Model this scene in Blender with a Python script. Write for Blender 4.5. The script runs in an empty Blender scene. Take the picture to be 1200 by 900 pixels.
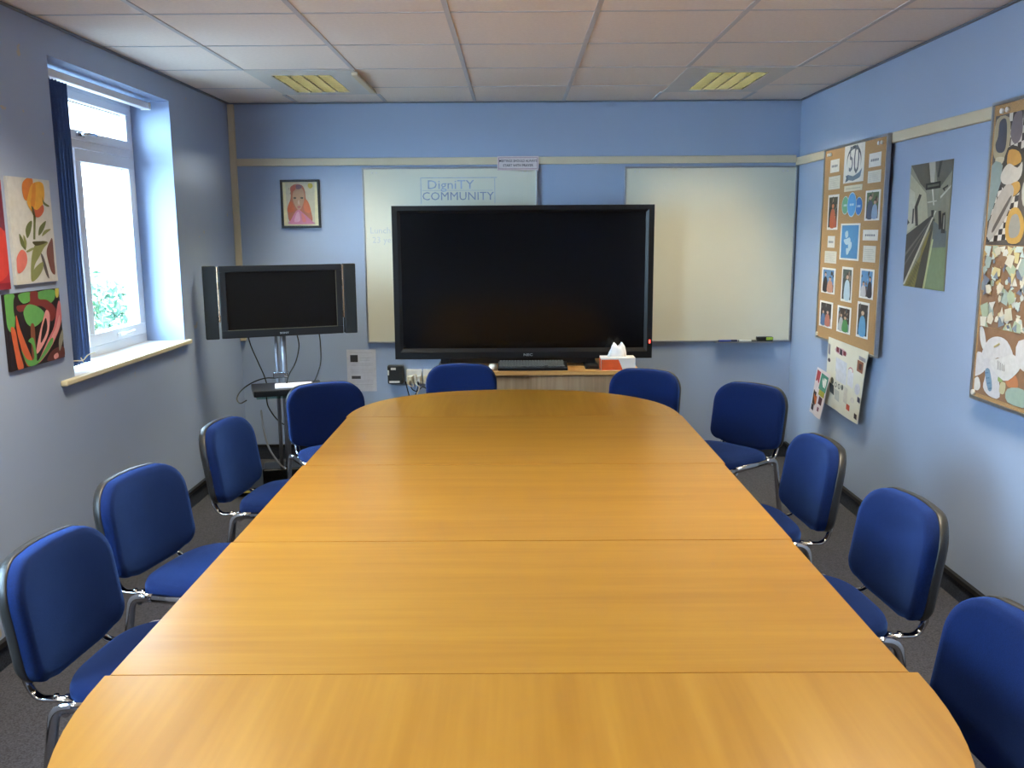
import bpy, bmesh, math, random
import numpy as np
from mathutils import Vector, Matrix, Quaternion
from mathutils.geometry import tessellate_polygon
PI = math.pi
random.seed(7)
scene = bpy.context.scene
COL = scene.collection

# ------------------------------------------------------------------ camera
CZ = 1.61
cam_d = bpy.data.cameras.new('camera')
cam_d.sensor_fit = 'HORIZONTAL'; cam_d.sensor_width = 36.0
cam_d.lens = 36.0 * 1053.34 / 1200.0
cam_d.clip_start = 0.05; cam_d.clip_end = 100
cam = bpy.data.objects.new('camera', cam_d); COL.objects.link(cam)
PITCH, YAW, ROLL = 0.1682, -0.0043, -0.0063
def cam_matrix():
    cp, sp = math.cos(PITCH), math.sin(PITCH); cy, sy = math.cos(YAW), math.sin(YAW); cr, sr = math.cos(ROLL), math.sin(ROLL)
    Ry = np.array([[cy, -sy, 0], [sy, cy, 0], [0, 0, 1]]); B = np.array([[1, 0, 0], [0, 0, -1], [0, 1, 0]], float)
    Rp = np.array([[1, 0, 0], [0, cp, -sp], [0, sp, cp]]); Rr = np.array([[cr, -sr, 0], [sr, cr, 0], [0, 0, 1]])
    R = Rr @ Rp @ B @ Ry                       # world -> (right, down, forward)
    m = Matrix(((R[0][0], -R[1][0], -R[2][0], 0), (R[0][1], -R[1][1], -R[2][1], 0), (R[0][2], -R[1][2], -R[2][2], 0), (0, 0, 0, 1)))
    return Matrix.Translation((0, 0, CZ)) @ m
cam.matrix_world = cam_matrix()
scene.camera = cam

# ------------------------------------------------------------------ light and exposure
scene.view_settings.view_transform = 'Standard'
scene.view_settings.look = 'None'
scene.view_settings.exposure = 0.62
scene.view_settings.gamma = 1.0
scene.view_settings.use_curve_mapping = False
try:
    scene.cycles.use_denoising = True
    scene.cycles.max_bounces = 10; scene.cycles.diffuse_bounces = 6
    scene.cycles.sample_clamp_indirect = 6.0
    scene.cycles.caustics_reflective = False; scene.cycles.caustics_refractive = False
except Exception:
    pass
W = bpy.data.worlds.new('sky'); scene.world = W; W.use_nodes = True
bg = W.node_tree.nodes['Background']
bg.inputs[0].default_value = (0.52, 0.76, 1.0, 1); bg.inputs[1].default_value = 25.0

XL, XR, D, CEIL, YF = -1.9405, 1.943, 6.312, 2.478, -1.9
LAMP_COL = (1.0, 0.88, 0.66)
def area(name, loc, sx, sy, power, col, rot=(0, 0, 0), spread=PI, portal=False):
    l = bpy.data.lights.new(name, 'AREA'); l.shape = 'RECTANGLE'; l.size = sx; l.size_y = sy
    l.energy = power; l.color = col; l.spread = spread
    if portal: l.cycles.is_portal = True
    o = bpy.data.objects.new(name, l); o.location = loc; o.rotation_euler = rot; COL.objects.link(o); return o
# ceiling luminaires of the same row pattern that hang above and behind the camera
ROOM_W = 21
for lx in (-1.19, 1.25):
    for ly in (2.85, 0.3):
        area('ceiling_lamp_light', (lx, ly, CEIL - 0.03), 0.34, 0.6, ROOM_W, LAMP_COL, spread=math.radians(128))
#area('window_portal', (-2.30, 4.56, 1.67), 1.34, 1.34, 1, (1, 1, 1), rot=(0, -PI / 2, 0), portal=True)

# ------------------------------------------------------------------ helpers
def lin(r, g, b):
    f = lambda v: (v / 255) / 12.92 if v <= 10 else (((v / 255) + 0.055) / 1.055) ** 2.4
    return (f(r), f(g), f(b), 1)
MATS = {}
def mat(name, rgb, rough=0.6, metal=0.0, spec=0.5, noise=None, bump=None, emit=None, sheen=0, coat=0):
    """noise=(scale, amount) varies the base colour; bump=(scale, strength)."""
    if name in MATS: return MATS[name]
    m = bpy.data.materials.new(name); m.use_nodes = True; nt = m.node_tree; b = nt.nodes['Principled BSDF']
    c = lin(*rgb)
    b.inputs['Base Color'].default_value = c; b.inputs['Roughness'].default_value = rough
    b.inputs['Metallic'].default_value = metal; b.inputs['Specular IOR Level'].default_value = spec
    if sheen: b.inputs['Sheen Weight'].default_value = sheen; b.inputs['Sheen Roughness'].default_value = 0.4
    if coat: b.inputs['Coat Weight'].default_value = coat; b.inputs['Coat Roughness'].default_value = 0.15
    tc = nt.nodes.new('ShaderNodeTexCoord')
    if noise:
        n = nt.nodes.new('ShaderNodeTexNoise'); n.inputs['Scale'].default_value = noise[0]; n.inputs['Detail'].default_value = 4
        nt.links.new(tc.outputs['Object'], n.inputs['Vector'])
        r = nt.nodes.new('ShaderNodeValToRGB'); a = noise[1]
        r.color_ramp.elements[0].position = 0.3; r.color_ramp.elements[1].position = 0.7
        r.color_ramp.elements[0].color = tuple(max(0, v * (1 - a)) for v in c[:3]) + (1,)
        r.color_ramp.elements[1].color = tuple(min(1, v * (1 + a)) for v in c[:3]) + (1,)
        nt.links.new(n.outputs['Fac'], r.inputs['Fac']); nt.links.new(r.outputs['Color'], b.inputs['Base Color'])
    if bump:
        n = nt.nodes.new('ShaderNodeTexNoise'); n.inputs['Scale'].default_value = bump[0]; n.inputs['Detail'].default_value = 3
        nt.links.new(tc.outputs['Object'], n.inputs['Vector'])
        bp = nt.nodes.new('ShaderNodeBump'); bp.inputs['Strength'].default_value = bump[1]; bp.inputs['Distance'].default_value = 0.002
        nt.links.new(n.outputs['Fac'], bp.inputs['Height']); nt.links.new(bp.outputs['Normal'], b.inputs['Normal'])
    if emit:
        b.inputs['Emission Color'].default_value = lin(*emit[0]) if max(emit[0]) > 1 else emit[0] + (1,)
        b.inputs['Emission Strength'].default_value = emit[1]
    MATS[name] = m; return m

def wood(name, grain, c0, c1, c2, rough=0.3, spec=0.5):
    m = bpy.data.materials.new(name); m.use_nodes = True; nt = m.node_tree; b = nt.nodes['Principled BSDF']
    tc = nt.nodes.new('ShaderNodeTexCoord')
    def nz(scale, detail, dist=0.0):
        mp = nt.nodes.new('ShaderNodeMapping'); mp.inputs['Scale'].default_value = scale
        nt.links.new(tc.outputs['Object'], mp.inputs['Vector'])
        n = nt.nodes.new('ShaderNodeTexNoise'); n.inputs['Scale'].default_value = 1.0; n.inputs['Detail'].default_value = detail
        n.inputs['Distortion'].default_value = dist
        nt.links.new(mp.outputs['Vector'], n.inputs['Vector']); return n.outputs['Fac']
    g = lambda a, c: {'x': (a, c, c), 'y': (c, a, c), 'z': (c, c, a)}[grain]
    broad = nz(g(0.7, 9), 3, 0.4) if grain != 'y' else nz(g(0.9, 8), 2, 0.5); fine = nz(g(2.6, 52), 2) if grain != 'y' else nz(g(2.0, 42), 2, 0.1)
    mixn = nt.nodes.new('ShaderNodeMath'); mixn.operation = 'MULTIPLY_ADD'; mixn.inputs[1].default_value = 0.42
    nt.links.new(fine, mixn.inputs[0])
    half = nt.nodes.new('ShaderNodeMath'); half.operation = 'MULTIPLY'; half.inputs[1].default_value = 0.58
    nt.links.new(broad, half.inputs[0]); nt.links.new(half.outputs[0], mixn.inputs[2])
    r = nt.nodes.new('ShaderNodeValToRGB'); e = r.color_ramp.elements
    e[0].position = 0.36; e[0].color = lin(*c0); e[1].position = 0.64; e[1].color = lin(*c2)
    k = e.new(0.5); k.color = lin(*c1)
    nt.links.new(mixn.outputs[0], r.inputs['Fac']); nt.links.new(r.outputs['Color'], b.inputs['Base Color'])
    b.inputs['Roughness'].default_value = rough; b.inputs['Specular IOR Level'].default_value = spec
    MATS[name] = m; return m

def glass_mat(name, tint=(1, 1, 1), rough=0.0):
    m = bpy.data.materials.new(name); m.use_nodes = True; nt = m.node_tree; nt.nodes.remove(nt.nodes['Principled BSDF'])
    out = nt.nodes['Material Output']; t = nt.nodes.new('ShaderNodeBsdfTransparent'); t.inputs[0].default_value = tint + (1,)
    g = nt.nodes.new('ShaderNodeBsdfGlossy'); g.inputs['Roughness'].default_value = rough
    f = nt.nodes.new('ShaderNodeFresnel'); f.inputs['IOR'].default_value = 1.35
    ge = nt.nodes.new('ShaderNodeNewGeometry'); a1 = nt.nodes.new('ShaderNodeMath'); a1.operation = 'SUBTRACT'; a1.inputs[0].default_value = 1.0; nt.links.new(ge.outputs['Backfacing'], a1.inputs[1])
    a2 = nt.nodes.new('ShaderNodeMath'); a2.operation = 'MULTIPLY'; nt.links.new(f.outputs[0], a2.inputs[0]); nt.links.new(a1.outputs[0], a2.inputs[1])
    mx = nt.nodes.new('ShaderNodeMixShader'); nt.links.new(a2.outputs[0], mx.inputs[0])
    nt.links.new(t.outputs[0], mx.inputs[1]); nt.links.new(g.outputs[0], mx.inputs[2]); nt.links.new(mx.outputs[0], out.inputs['Surface'])
    MATS[name] = m; return m

def box(bm, x0, x1, y0, y1, z0, z1, mi=0, bev=0.0, M=None):
    v = [bm.verts.new(p) for p in ((x0, y0, z0), (x1, y0, z0), (x1, y1, z0), (x0, y1, z0), (x0, y0, z1), (x1, y0, z1), (x1, y1, z1), (x0, y1, z1))]
    fs = [bm.faces.new([v[i] for i in q]) for q in ((0, 3, 2, 1), (4, 5, 6, 7), (0, 1, 5, 4), (1, 2, 6, 5), (2, 3, 7, 6), (3, 0, 4, 7))]
    for f in fs: f.material_index = mi
    if M is not None: bmesh.ops.transform(bm, matrix=M, verts=v)
    if bev:
        es = list({e for f in fs for e in f.edges})
        r = bmesh.ops.bevel(bm, geom=es, offset=bev, segments=2, affect='EDGES', profile=0.5)
        for f in r['faces']: f.material_index = mi
def tube(bm, pts, r, seg=10, mi=0, ry=None, cap=True, side=None):
    """sweep an (r x ry) ellipse along pts; side = rough direction of the r axis"""
    pts = [Vector(p) for p in pts]; ry = ry or r; rings = []
    t0 = (pts[1] - pts[0]).normalized()
    n = Vector(side) if side else (Vector((0, 0, 1)) if abs(t0.z) < 0.9 else Vector((1, 0, 0)))
    n = (n - t0 * n.dot(t0)).normalized(); prev = t0
    for i, p in enumerate(pts):
        if i == 0: t = t0
        elif i == len(pts) - 1: t = (pts[-1] - pts[-2]).normalized()
        else: t = ((pts[i + 1] - p).normalized() + (p - pts[i - 1]).normalized()).normalized()
        n = (prev.rotation_difference(t) @ n); n = (n - t * n.dot(t)).normalized(); prev = t
        b = t.cross(n)
        rings.append([bm.verts.new(p + n * r * math.cos(2 * PI * k / seg) + b * ry * math.sin(2 * PI * k / seg)) for k in range(seg)])
    for a, b in zip(rings[:-1], rings[1:]):
        for k in range(seg):
            f = bm.faces.new((a[k], a[(k + 1) % seg], b[(k + 1) % seg], b[k])); f.smooth = True; f.material_index = mi
    if cap:
        f = bm.faces.new(rings[0][::-1]); f.material_index = mi; f = bm.faces.new(rings[-1]); f.material_index = mi
def smooth_path(ctrl, n=8):
    """Catmull-Rom through the control points"""
    P = [Vector(c) for c in ctrl]; P = [P[0] * 2 - P[1]] + P + [P[-1] * 2 - P[-2]]; out = []
    for i in range(1, len(P) - 2):
        for k in range(n):
            t = k / n; a, b, c, d = P[i - 1:i + 3]
            out.append(0.5 * ((2 * b) + (c - a) * t + (2 * a - 5 * b + 4 * c - d) * t * t + (3 * b - a - 3 * c + d) * t ** 3))
    out.append(P[-2]); return out
def round_path(ctrl, rad, n=6):
    """polyline with circularly rounded corners"""
    P = [Vector(c) for c in ctrl]; out = [P[0]]
    for i in range(1, len(P) - 1):
        a, b, c = P[i - 1], P[i], P[i + 1]; r = min(rad, (a - b).length * .49, (c - b).length * .49)
        s = b + (a - b).normalized() * r; e = b + (c - b).normalized() * r
        for k in range(n + 1):
            t = k / n; out.append(s * (1 - t) ** 2 + b * 2 * t * (1 - t) + e * t * t)
    out.append(P[-1]); return out
def prism(bm, poly, z0, z1, mi=0, mi_side=None, M=None):
    """extrude a polygon given in XY from z0 to z1"""
    a = [bm.verts.new((x, y, z0)) for x, y in poly]; b = [bm.verts.new((x, y, z1)) for x, y in poly]
    n = len(poly)
    f = bm.faces.new(a[::-1]); f.material_index = mi; f = bm.faces.new(b); f.material_index = mi
    for i in range(n):
        f = bm.faces.new((a[i], a[(i + 1) % n], b[(i + 1) % n], b[i])); f.material_index = mi if mi_side is None else mi_side
    if M is not None: bmesh.ops.transform(bm, matrix=M, verts=a + b)
def rings(bm, rr, mi=0, close=True):
    """join a list of equally long point rings; last ring may be a single point"""
    vs = [[bm.verts.new(p) for p in r] for r in rr]
    for a, b in zip(vs[:-1], vs[1:]):
        n = len(a)
        for k in range(n):
            if len(b) == 1: f = bm.faces.new((a[k], a[(k + 1) % n], b[0]))
            else: f = bm.faces.new((a[k], a[(k + 1) % n], b[(k + 1) % n], b[k]))
            f.smooth = True; f.material_index = mi
    return vs
def tag(o, label=None, cat=None, group=None, kind=None):
    if label: o['label'] = label
    if cat: o['category'] = cat
    if group: o['group'] = group
    if kind: o['kind'] = kind
    return o
def obj(name, bm, mats, parent=None, at=None, recalc=True):
    """one mesh object. With at (or a parent placed in the world) the mesh is given in world coordinates and re-centred."""
    if recalc: bmesh.ops.recalc_face_normals(bm, faces=bm.faces)
    me = bpy.data.meshes.new(name)
    if parent is not None and parent.get('_w'): off = Vector(parent['_w'])
    elif parent is None and at is None:
        xs = [v.co for v in bm.verts]
        lo = Vector([min(c[i] for c in xs) for i in range(3)]); hi = Vector([max(c[i] for c in xs) for i in range(3)])
        off = Vector(((lo.x + hi.x) / 2, (lo.y + hi.y) / 2, lo.z))
    else: off = Vector(at) if at is not None else Vector((0, 0, 0))
    bmesh.ops.translate(bm, verts=bm.verts, vec=-off)
    bm.to_mesh(me); bm.free()
    for m in (mats if isinstance(mats, (list, tuple)) else [mats]): me.materials.append(m)
    o = bpy.data.objects.new(name, me); COL.objects.link(o)
    if parent is not None: o.parent = parent
    else: o.location = off
    return o
def empty(name, loc, label=None, cat=None, group=None, world=True):
    o = bpy.data.objects.new(name, None); o.location = loc; o.empty_display_size = 0.1; COL.objects.link(o)
    if world: o['_w'] = list(loc)
    return tag(o, label, cat, group)
def sub(name, bm, mats, parent, root):
    """sub-part: parent is a mesh child of root (all of them share root's origin)"""
    o = obj(name, bm, mats, None, at=root['_w'] if root.get('_w') else (0, 0, 0)); o.location = (0, 0, 0); o.parent = parent; return o
def struct(name, bm, mats):
    o = obj(name, bm, mats); o['kind'] = 'structure'; return o
def NB(): return bmesh.new()

def text_into(bm, body, size, M, mi=0, sx=1.0, align='CENTER', bold=0.0):
    cu = bpy.data.curves.new('lettering', 'FONT'); cu.body = body; cu.size = size; cu.align_x = align; cu.align_y = 'CENTER'
    cu.offset = bold; cu.resolution_u = 2
    o = bpy.data.objects.new('lettering', cu); COL.objects.link(o)
    dg = bpy.context.evaluated_depsgraph_get(); me = bpy.data.meshes.new_from_object(o.evaluated_get(dg))
    n0 = len(bm.verts); nf = len(bm.faces)
    bm.from_mesh(me); bm.verts.ensure_lookup_table(); bm.faces.ensure_lookup_table()
    bmesh.ops.transform(bm, matrix=M @ Matrix.Diagonal((sx, 1, 1, 1)), verts=bm.verts[n0:])
    for f in bm.faces[nf:]: f.material_index = mi
    bpy.data.objects.remove(o); bpy.data.curves.remove(cu); bpy.data.meshes.remove(me)

def homography(src):
    """quad (TL,TR,BR,BL) -> unit square, u to the right, v up"""
    dst = [(0, 1), (1, 1), (1, 0), (0, 0)]; A = []; B = []
    for (x, y), (u, v) in zip(src, dst):
        A.append([x, y, 1, 0, 0, 0, -u * x, -u * y]); B.append(u); A.append([0, 0, 0, x, y, 1, -v * x, -v * y]); B.append(v)
    h = np.append(np.linalg.solve(np.array(A, float), np.array(B, float)), 1).reshape(3, 3)
    def f(p):
        q = h @ np.array([p[0], p[1], 1.0]); return (q[0] / q[2], q[1] / q[2])
    return f
class Sheet:
    """a flat sheet with pictures on it. O = bottom left corner as seen, U = right, V = up, both with real length; N = toward the viewer"""
    def __init__(s, O, U, V, th=0.002, base=(240, 240, 235), rough=0.6, quad=None, bend=None):
        s.O, s.U, s.V = Vector(O), Vector(U), Vector(V); s.N = s.U.cross(s.V).normalized(); s.th = th; s.bm = NB(); s.mats = []; s.idx = {}
        s.rough = rough; s.h = homography(quad) if quad else (lambda p: p); s.layer = 0
        s.bend = bend
        mi = s.m(base)
        s.slab([(0, 0), (1, 0), (1, 1), (0, 1)], 0, th, mi)
    def m(s, rgb, rough=None):
        g = sum(rgb) / 3; rgb = tuple(int(round(v * .77 + g * .21)) for v in rgb)
        k = (tuple(rgb), rough)
        if k not in s.idx:
            s.idx[k] = len(s.mats); s.mats.append(mat('ink_%d_%d_%d' % tuple(rgb) + ('' if rough is None else '_r') + '_%d' % int(s.rough * 100), rgb, rough or s.rough, noise=(40, 0.06)))
        return s.idx[k]
    def P(s, u, v, n=0): return s.O + s.U * u + s.V * v + s.N * n
    def slab(s, uv, n0, n1, mi):
        a = [s.bm.verts.new(s.P(u, v, n0)) for u, v in uv]; b = [s.bm.verts.new(s.P(u, v, n1)) for u, v in uv]; n = len(uv)
        s.bm.faces.new(a[::-1]).material_index = mi; s.bm.faces.new(b).material_index = mi
        for i in range(n): s.bm.faces.new((a[i], a[(i + 1) % n], b[(i + 1) % n], b[i])).material_index = mi
    def poly(s, pts, rgb, raw=False):
        """a coloured shape; pts in the quad's coordinates (or u,v when raw)"""
        uv = [p if raw else s.h(p) for p in pts]; uv = [(min(1, max(0, u)), min(1, max(0, v))) for u, v in uv]
        s.layer += 1; n = s.th + 0.00012 * s.layer; mi = s.m(rgb)
        co = [s.P(u, v, n) for u, v in uv]; vs = [s.bm.verts.new(c) for c in co]
        for t in tessellate_polygon([co]):
            try:
                f = s.bm.faces.new([vs[i] for i in t]); f.material_index = mi
                f.normal_update()
                if f.normal.dot(s.N) < 0: f.normal_flip()
            except ValueError: pass
    def blob(s, pts, rgb, raw=False, n=5):
        q = smooth_closed(pts, n); s.poly(q, rgb, raw)
    def rect(s, u0, v0, u1, v1, rgb): s.poly([(u0, v0), (u1, v0), (u1, v1), (u0, v1)], rgb, raw=True)
    def oval(s, cx, cy, rx, ry, rgb, raw=True, n=18): s.poly([(cx + rx * math.cos(2 * PI * k / n), cy + ry * math.sin(2 * PI * k / n)) for k in range(n)], rgb, raw)
    def text(s, body, u, v, size, rgb, sx=1.0, bold=0.0, align='CENTER'):
        s.layer += 1; x = s.U.normalized(); y = s.V.normalized(); p = s.P(u, v, s.th + 0.00012 * s.layer)
        M = Matrix(((x.x, y.x, s.N.x, p.x), (x.y, y.y, s.N.y, p.y), (x.z, y.z, s.N.z, p.z), (0, 0, 0, 1)))
        text_into(s.bm, body, size, M, s.m(rgb), sx, align, bold)
    def done(s, name, label, cat, group=None, parent=None):
        if s.bend: s.bend(s)
        o = obj(name, s.bm, s.mats, parent, recalc=False)
        if parent is None: tag(o, label, cat, group)
        return o
def smooth_closed(pts, n=5):
    m = len(pts); out = []
    for i in range(m):
        a, b, c, d = (pts[(i + j - 1) % m] for j in range(4))
        for k in range(n):
            t = k / n; out.append(tuple(0.5 * ((2 * b[q]) + (c[q] - a[q]) * t + (2 * a[q] - 5 * b[q] + 4 * c[q] - d[q]) * t * t + (3 * b[q] - a[q] - 3 * c[q] + d[q]) * t ** 3) for q in (0, 1)))
    return out

# ------------------------------------------------------------------ materials
def wall_material(name, rgb, scuffs=False):
    m = mat(name, rgb, rough=0.55, spec=0.3, noise=(1.3, 0.03), bump=(180, 0.12))
    if scuffs:                                   # small patches where tape pulled the paint off
        nt = m.node_tree; b = nt.nodes['Principled BSDF']; src = b.inputs['Base Color'].links[0].from_socket
        tc = nt.nodes.new('ShaderNodeTexCoord'); n = nt.nodes.new('ShaderNodeTexNoise'); n.inputs['Scale'].default_value = 9; n.inputs['Detail'].default_value = 6
        nt.links.new(tc.outputs['Object'], n.inputs['Vector'])
        r = nt.nodes.new('ShaderNodeValToRGB'); r.color_ramp.elements[0].position = 0.712; r.color_ramp.elements[1].position = 0.725
        nt.links.new(n.outputs['Fac'], r.inputs['Fac'])
        mx = nt.nodes.new('ShaderNodeMix'); mx.data_type = 'RGBA'; mx.inputs['B'].default_value = lin(186, 178, 166)
        nt.links.new(r.outputs['Color'], mx.inputs['Factor']); nt.links.new(src, mx.inputs['A']); nt.links.new(mx.outputs['Result'], b.inputs['Base Color'])
    return m
M_WALL = wall_material('blue_wall_paint', (163, 180, 208))
M_WALLL = wall_material('blue_wall_paint_scuffed', (160, 176, 204), scuffs=True)
M_CEIL = mat('ceiling_tile', (244, 234, 226), 0.9, spec=0.1, noise=(60, 0.03), bump=(300, 0.3))
M_TBAR = mat('ceiling_bar', (206, 204, 206), 0.5, spec=0.3, noise=(10, 0.02))
M_CARPET = mat('carpet', (74, 75, 83), 0.98, spec=0.05, noise=(170, 0.38), bump=(500, 0.9))
M_SKIRTC = mat('carpet_skirting', (58, 63, 74), 0.98, spec=0.05, noise=(170, 0.35), bump=(500, 0.9))
M_BLACKP = mat('black_plastic', (24, 24, 26), 0.42, spec=0.4, noise=(30, 0.08))
M_SHELL = mat('black_shell_plastic', (36, 37, 38), 0.38, spec=0.5, bump=(700, 0.25))
M_CREAM = mat('cream_plastic', (216, 204, 176), 0.45, noise=(8, 0.02))
M_UPVC = mat('white_upvc', (238, 240, 244), 0.3, noise=(8, 0.01))
M_SILL = mat('white_sill_gloss', (236, 234, 228), 0.3, noise=(6, 0.02))
M_SILLN = mat('sill_nosing', (222, 212, 176), 0.4, noise=(12, 0.04))
M_CHROME = mat('chrome', (205, 205, 208), 0.13, metal=1.0, noise=(20, 0.04))
M_ALU = mat('aluminium', (176, 178, 182), 0.35, metal=0.9, noise=(40, 0.05))
M_FAB = mat('blue_fabric', (12, 31, 78), 0.92, spec=0.15, noise=(260, 0.18), bump=(900, 0.55), sheen=0.5)
M_FAB.node_tree.nodes['Principled BSDF'].inputs['Sheen Tint'].default_value = (0.12, 0.30, 1.0, 1)
M_WB = mat('whiteboard_enamel', (226, 224, 206), 0.28, spec=0.5, noise=(1.6, 0.02))
M_CORK = mat('cork', (176, 142, 102), 0.85, spec=0.15, noise=(240, 0.22), bump=(400, 0.3))
M_WX = wood('beech_grain_across', 'x', (150, 105, 34), (157, 112, 38), (164, 120, 43), 0.28, 0.5)
M_WY = wood('beech_grain_along', 'y', (150, 105, 34), (158, 113, 39), (166, 122, 45), 0.28, 0.5)
M_EDGE = mat('beech_edge', (170, 122, 66), 0.4, noise=(30, 0.06))
M_CABT = wood('oak_grain_top', 'x', (198, 140, 78), (212, 158, 94), (222, 170, 108), 0.35, 0.4)
M_CABF = wood('oak_grain_front', 'z', (168, 134, 98), (182, 148, 112), (194, 160, 124), 0.45, 0.3)
M_SCREEN = mat('screen_black', (8, 7, 7), 0.16, spec=0.35, noise=(3, 0.1))
M_POLE = mat('satin_chrome', (150, 154, 164), 0.3, metal=0.35, noise=(20, .04))
M_SCREENM = mat('screen_matt_black', (11, 9, 8), 0.3, spec=0.25, noise=(3, 0.1))
M_BEZEL = mat('dark_grey_bezel', (24, 25, 27), 0.36, spec=0.45, noise=(15, 0.06))
M_GLASS = glass_mat('window_glass', (0.97, 0.99, 0.99))
M_SHELFG = glass_mat('shelf_glass', (0.62, 0.80, 0.76), 0.02)
M_CABLE = mat('black_cable', (20, 20, 22), 0.5, noise=(30, 0.05))
M_CABLEG = mat('grey_cable', (150, 152, 155), 0.5, noise=(30, 0.05))
M_WHITEP = mat('white_plastic', (228, 226, 220), 0.4, noise=(10, 0.02))

# ------------------------------------------------------------------ room shell
bm = NB(); box(bm, XL - 0.4, XR + 0.12, YF - 0.12, D + 0.12, -0.08, 0); struct('floor', bm, M_CARPET)
# left wall with the window opening
WY0, WY1, WZ0, WZ1 = 3.90, 5.235, 0.975, 2.345
bm = NB(); X0 = XL - 0.30
V0, V1 = 1.15, 2.35
box(bm, X0, XL, YF - 0.12, V0, 0, CEIL + 0.2); box(bm, X0, XL, V1, WY0, 0, CEIL + 0.2); box(bm, X0, XL, V0, V1, 0, WZ0); box(bm, X0, XL, V0, V1, WZ1, CEIL + 0.2)
box(bm, X0, XL, WY1, D + 0.12, 0, CEIL + 0.2)
box(bm, X0, XL, WY0, WY1, 0, WZ0); box(bm, X0, XL, WY0, WY1, WZ1, CEIL + 0.2)
struct('wall_left', bm, M_WALLL)
bm = NB(); box(bm, XR, XR + 0.12, YF - 0.12, D + 0.12, 0, CEIL + 0.2); struct('wall_right', bm, M_WALL)
bm = NB(); box(bm, XL, XR, D, D + 0.12, 0, CEIL + 0.2); struct('wall_back', bm, M_WALL)
bm = NB(); box(bm, XL, XR, YF - 0.12, YF, 0, CEIL + 0.2); struct('wall_front', bm, M_WALL)
# ceiling tiles: separate slabs with a shadow gap, left open where the luminaire louvres sit
BARX = [XL] + [0.334 + 0.6 * k for k in range(-3, 3) if XL < 0.334 + 0.6 * k < XR] + [XR]
ROWY = [D] + [5.679 - 0.627 * k for k in range(0, 13) if 5.679 - 0.627 * k > YF] + [YF]
LOU = [(-1.355, -1.020, 5.22, 5.85), (1.085, 1.425, 5.22, 5.85)]
LFR = [(-1.462, -0.870, 5.075, 5.93), (0.938, 1.530, 5.075, 5.93)]
bx = sorted(set(BARX + [v for l in LOU for v in l[:2]])); by = sorted(set(ROWY + [5.22, 5.85]))
bm = NB()
for x0, x1 in zip(bx[:-1], bx[1:]):
    for y0, y1 in zip(by[:-1], by[1:]):
        if any(l[0] - .001 <= x0 and x1 <= l[1] + .001 and l[2] - .001 <= y0 and y1 <= l[3] + .001 for l in LOU): continue
        box(bm, x0, x1, y0, y1, CEIL, CEIL + 0.018)
struct('ceiling', bm, M_CEIL)
bm = NB()
for x in BARX[1:-1]:
    segs = [(YF, D)]
    for l in LFR:
        if l[0] - .02 < x < l[1] + .02: segs = [(YF, 5.06), (5.94, D)]
    for a, b in segs: box(bm, x - 0.011, x + 0.011, a, b, CEIL - 0.004, CEIL + 0.001)
for y in ROWY[1:-1]:
    cuts = [XL] + ([v for l in LFR for v in (l[0] - .008, l[1] + .008)] if 5.06 < y < 5.94 else []) + [XR]
    for a, b in zip(cuts[::2], cuts[1::2]): box(bm, a, b, y - 0.007, y + 0.007, CEIL - 0.0025, CEIL + 0.001)
struct('trim_1', bm, M_TBAR)
# dark shadow-line angle where tiles meet the walls
M_ANGLE = mat('wall_angle_grey', (118, 124, 134), 0.5, noise=(20, 0.05))
bm = NB()
for a in ((XL, XL + 0.02, YF, D), (XR - 0.02, XR, YF, D), (XL, XR, D - 0.014, D)): box(bm, a[0], a[1], a[2], a[3], CEIL - 0.010, CEIL - 0.0045)
struct('trim_2', bm, M_ANGLE)
# perimeter trunking at 2.08 m and the riser in the left corner
def trunk(bm, x0, x1, y0, y1, z0, z1): box(bm, x0, x1, y0, y1, z0, z1, bev=0.004)
bm = NB(); trunk(bm, XL + 0.045, XR - 0.025, D - 0.024, D, 2.060, 2.110); struct('trim_3', bm, M_CREAM)
bm = NB(); trunk(bm, XR - 0.024, XR, YF, D, 2.042, 2.094); struct('trim_4', bm, M_CREAM)
bm = NB(); trunk(bm, XL, XL + 0.042, D - 0.028, D, 0.86, CEIL - 0.011); struct('trim_5', bm, M_CREAM)
# carpet skirting with a black capping strip
for nm, a in (('baseboard_left', (XL, XL + 0.012, YF, D)), ('baseboard_right', (XR - 0.012, XR, YF, D)), ('baseboard_back', (XL, XR, D - 0.012, D)), ('baseboard_front', (XL, XR, YF, YF + .012))):
    bm = NB(); box(bm, a[0], a[1], a[2], a[3], 0, 0.098, 0)
    gx = 0.006 if 'left' in nm else 0; hx = 0.006 if 'right' in nm else 0
    box(bm, a[0], a[1] + gx * 1.6, a[2] - (0.006 if 'back' in nm else 0), a[3], 0.088, 0.108, 1) if not hx else box(bm, a[0] - .008, a[1], a[2], a[3], 0.088, 0.108, 1)
    o = struct(nm, bm, [M_SKIRTC, M_BLACKP])

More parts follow.
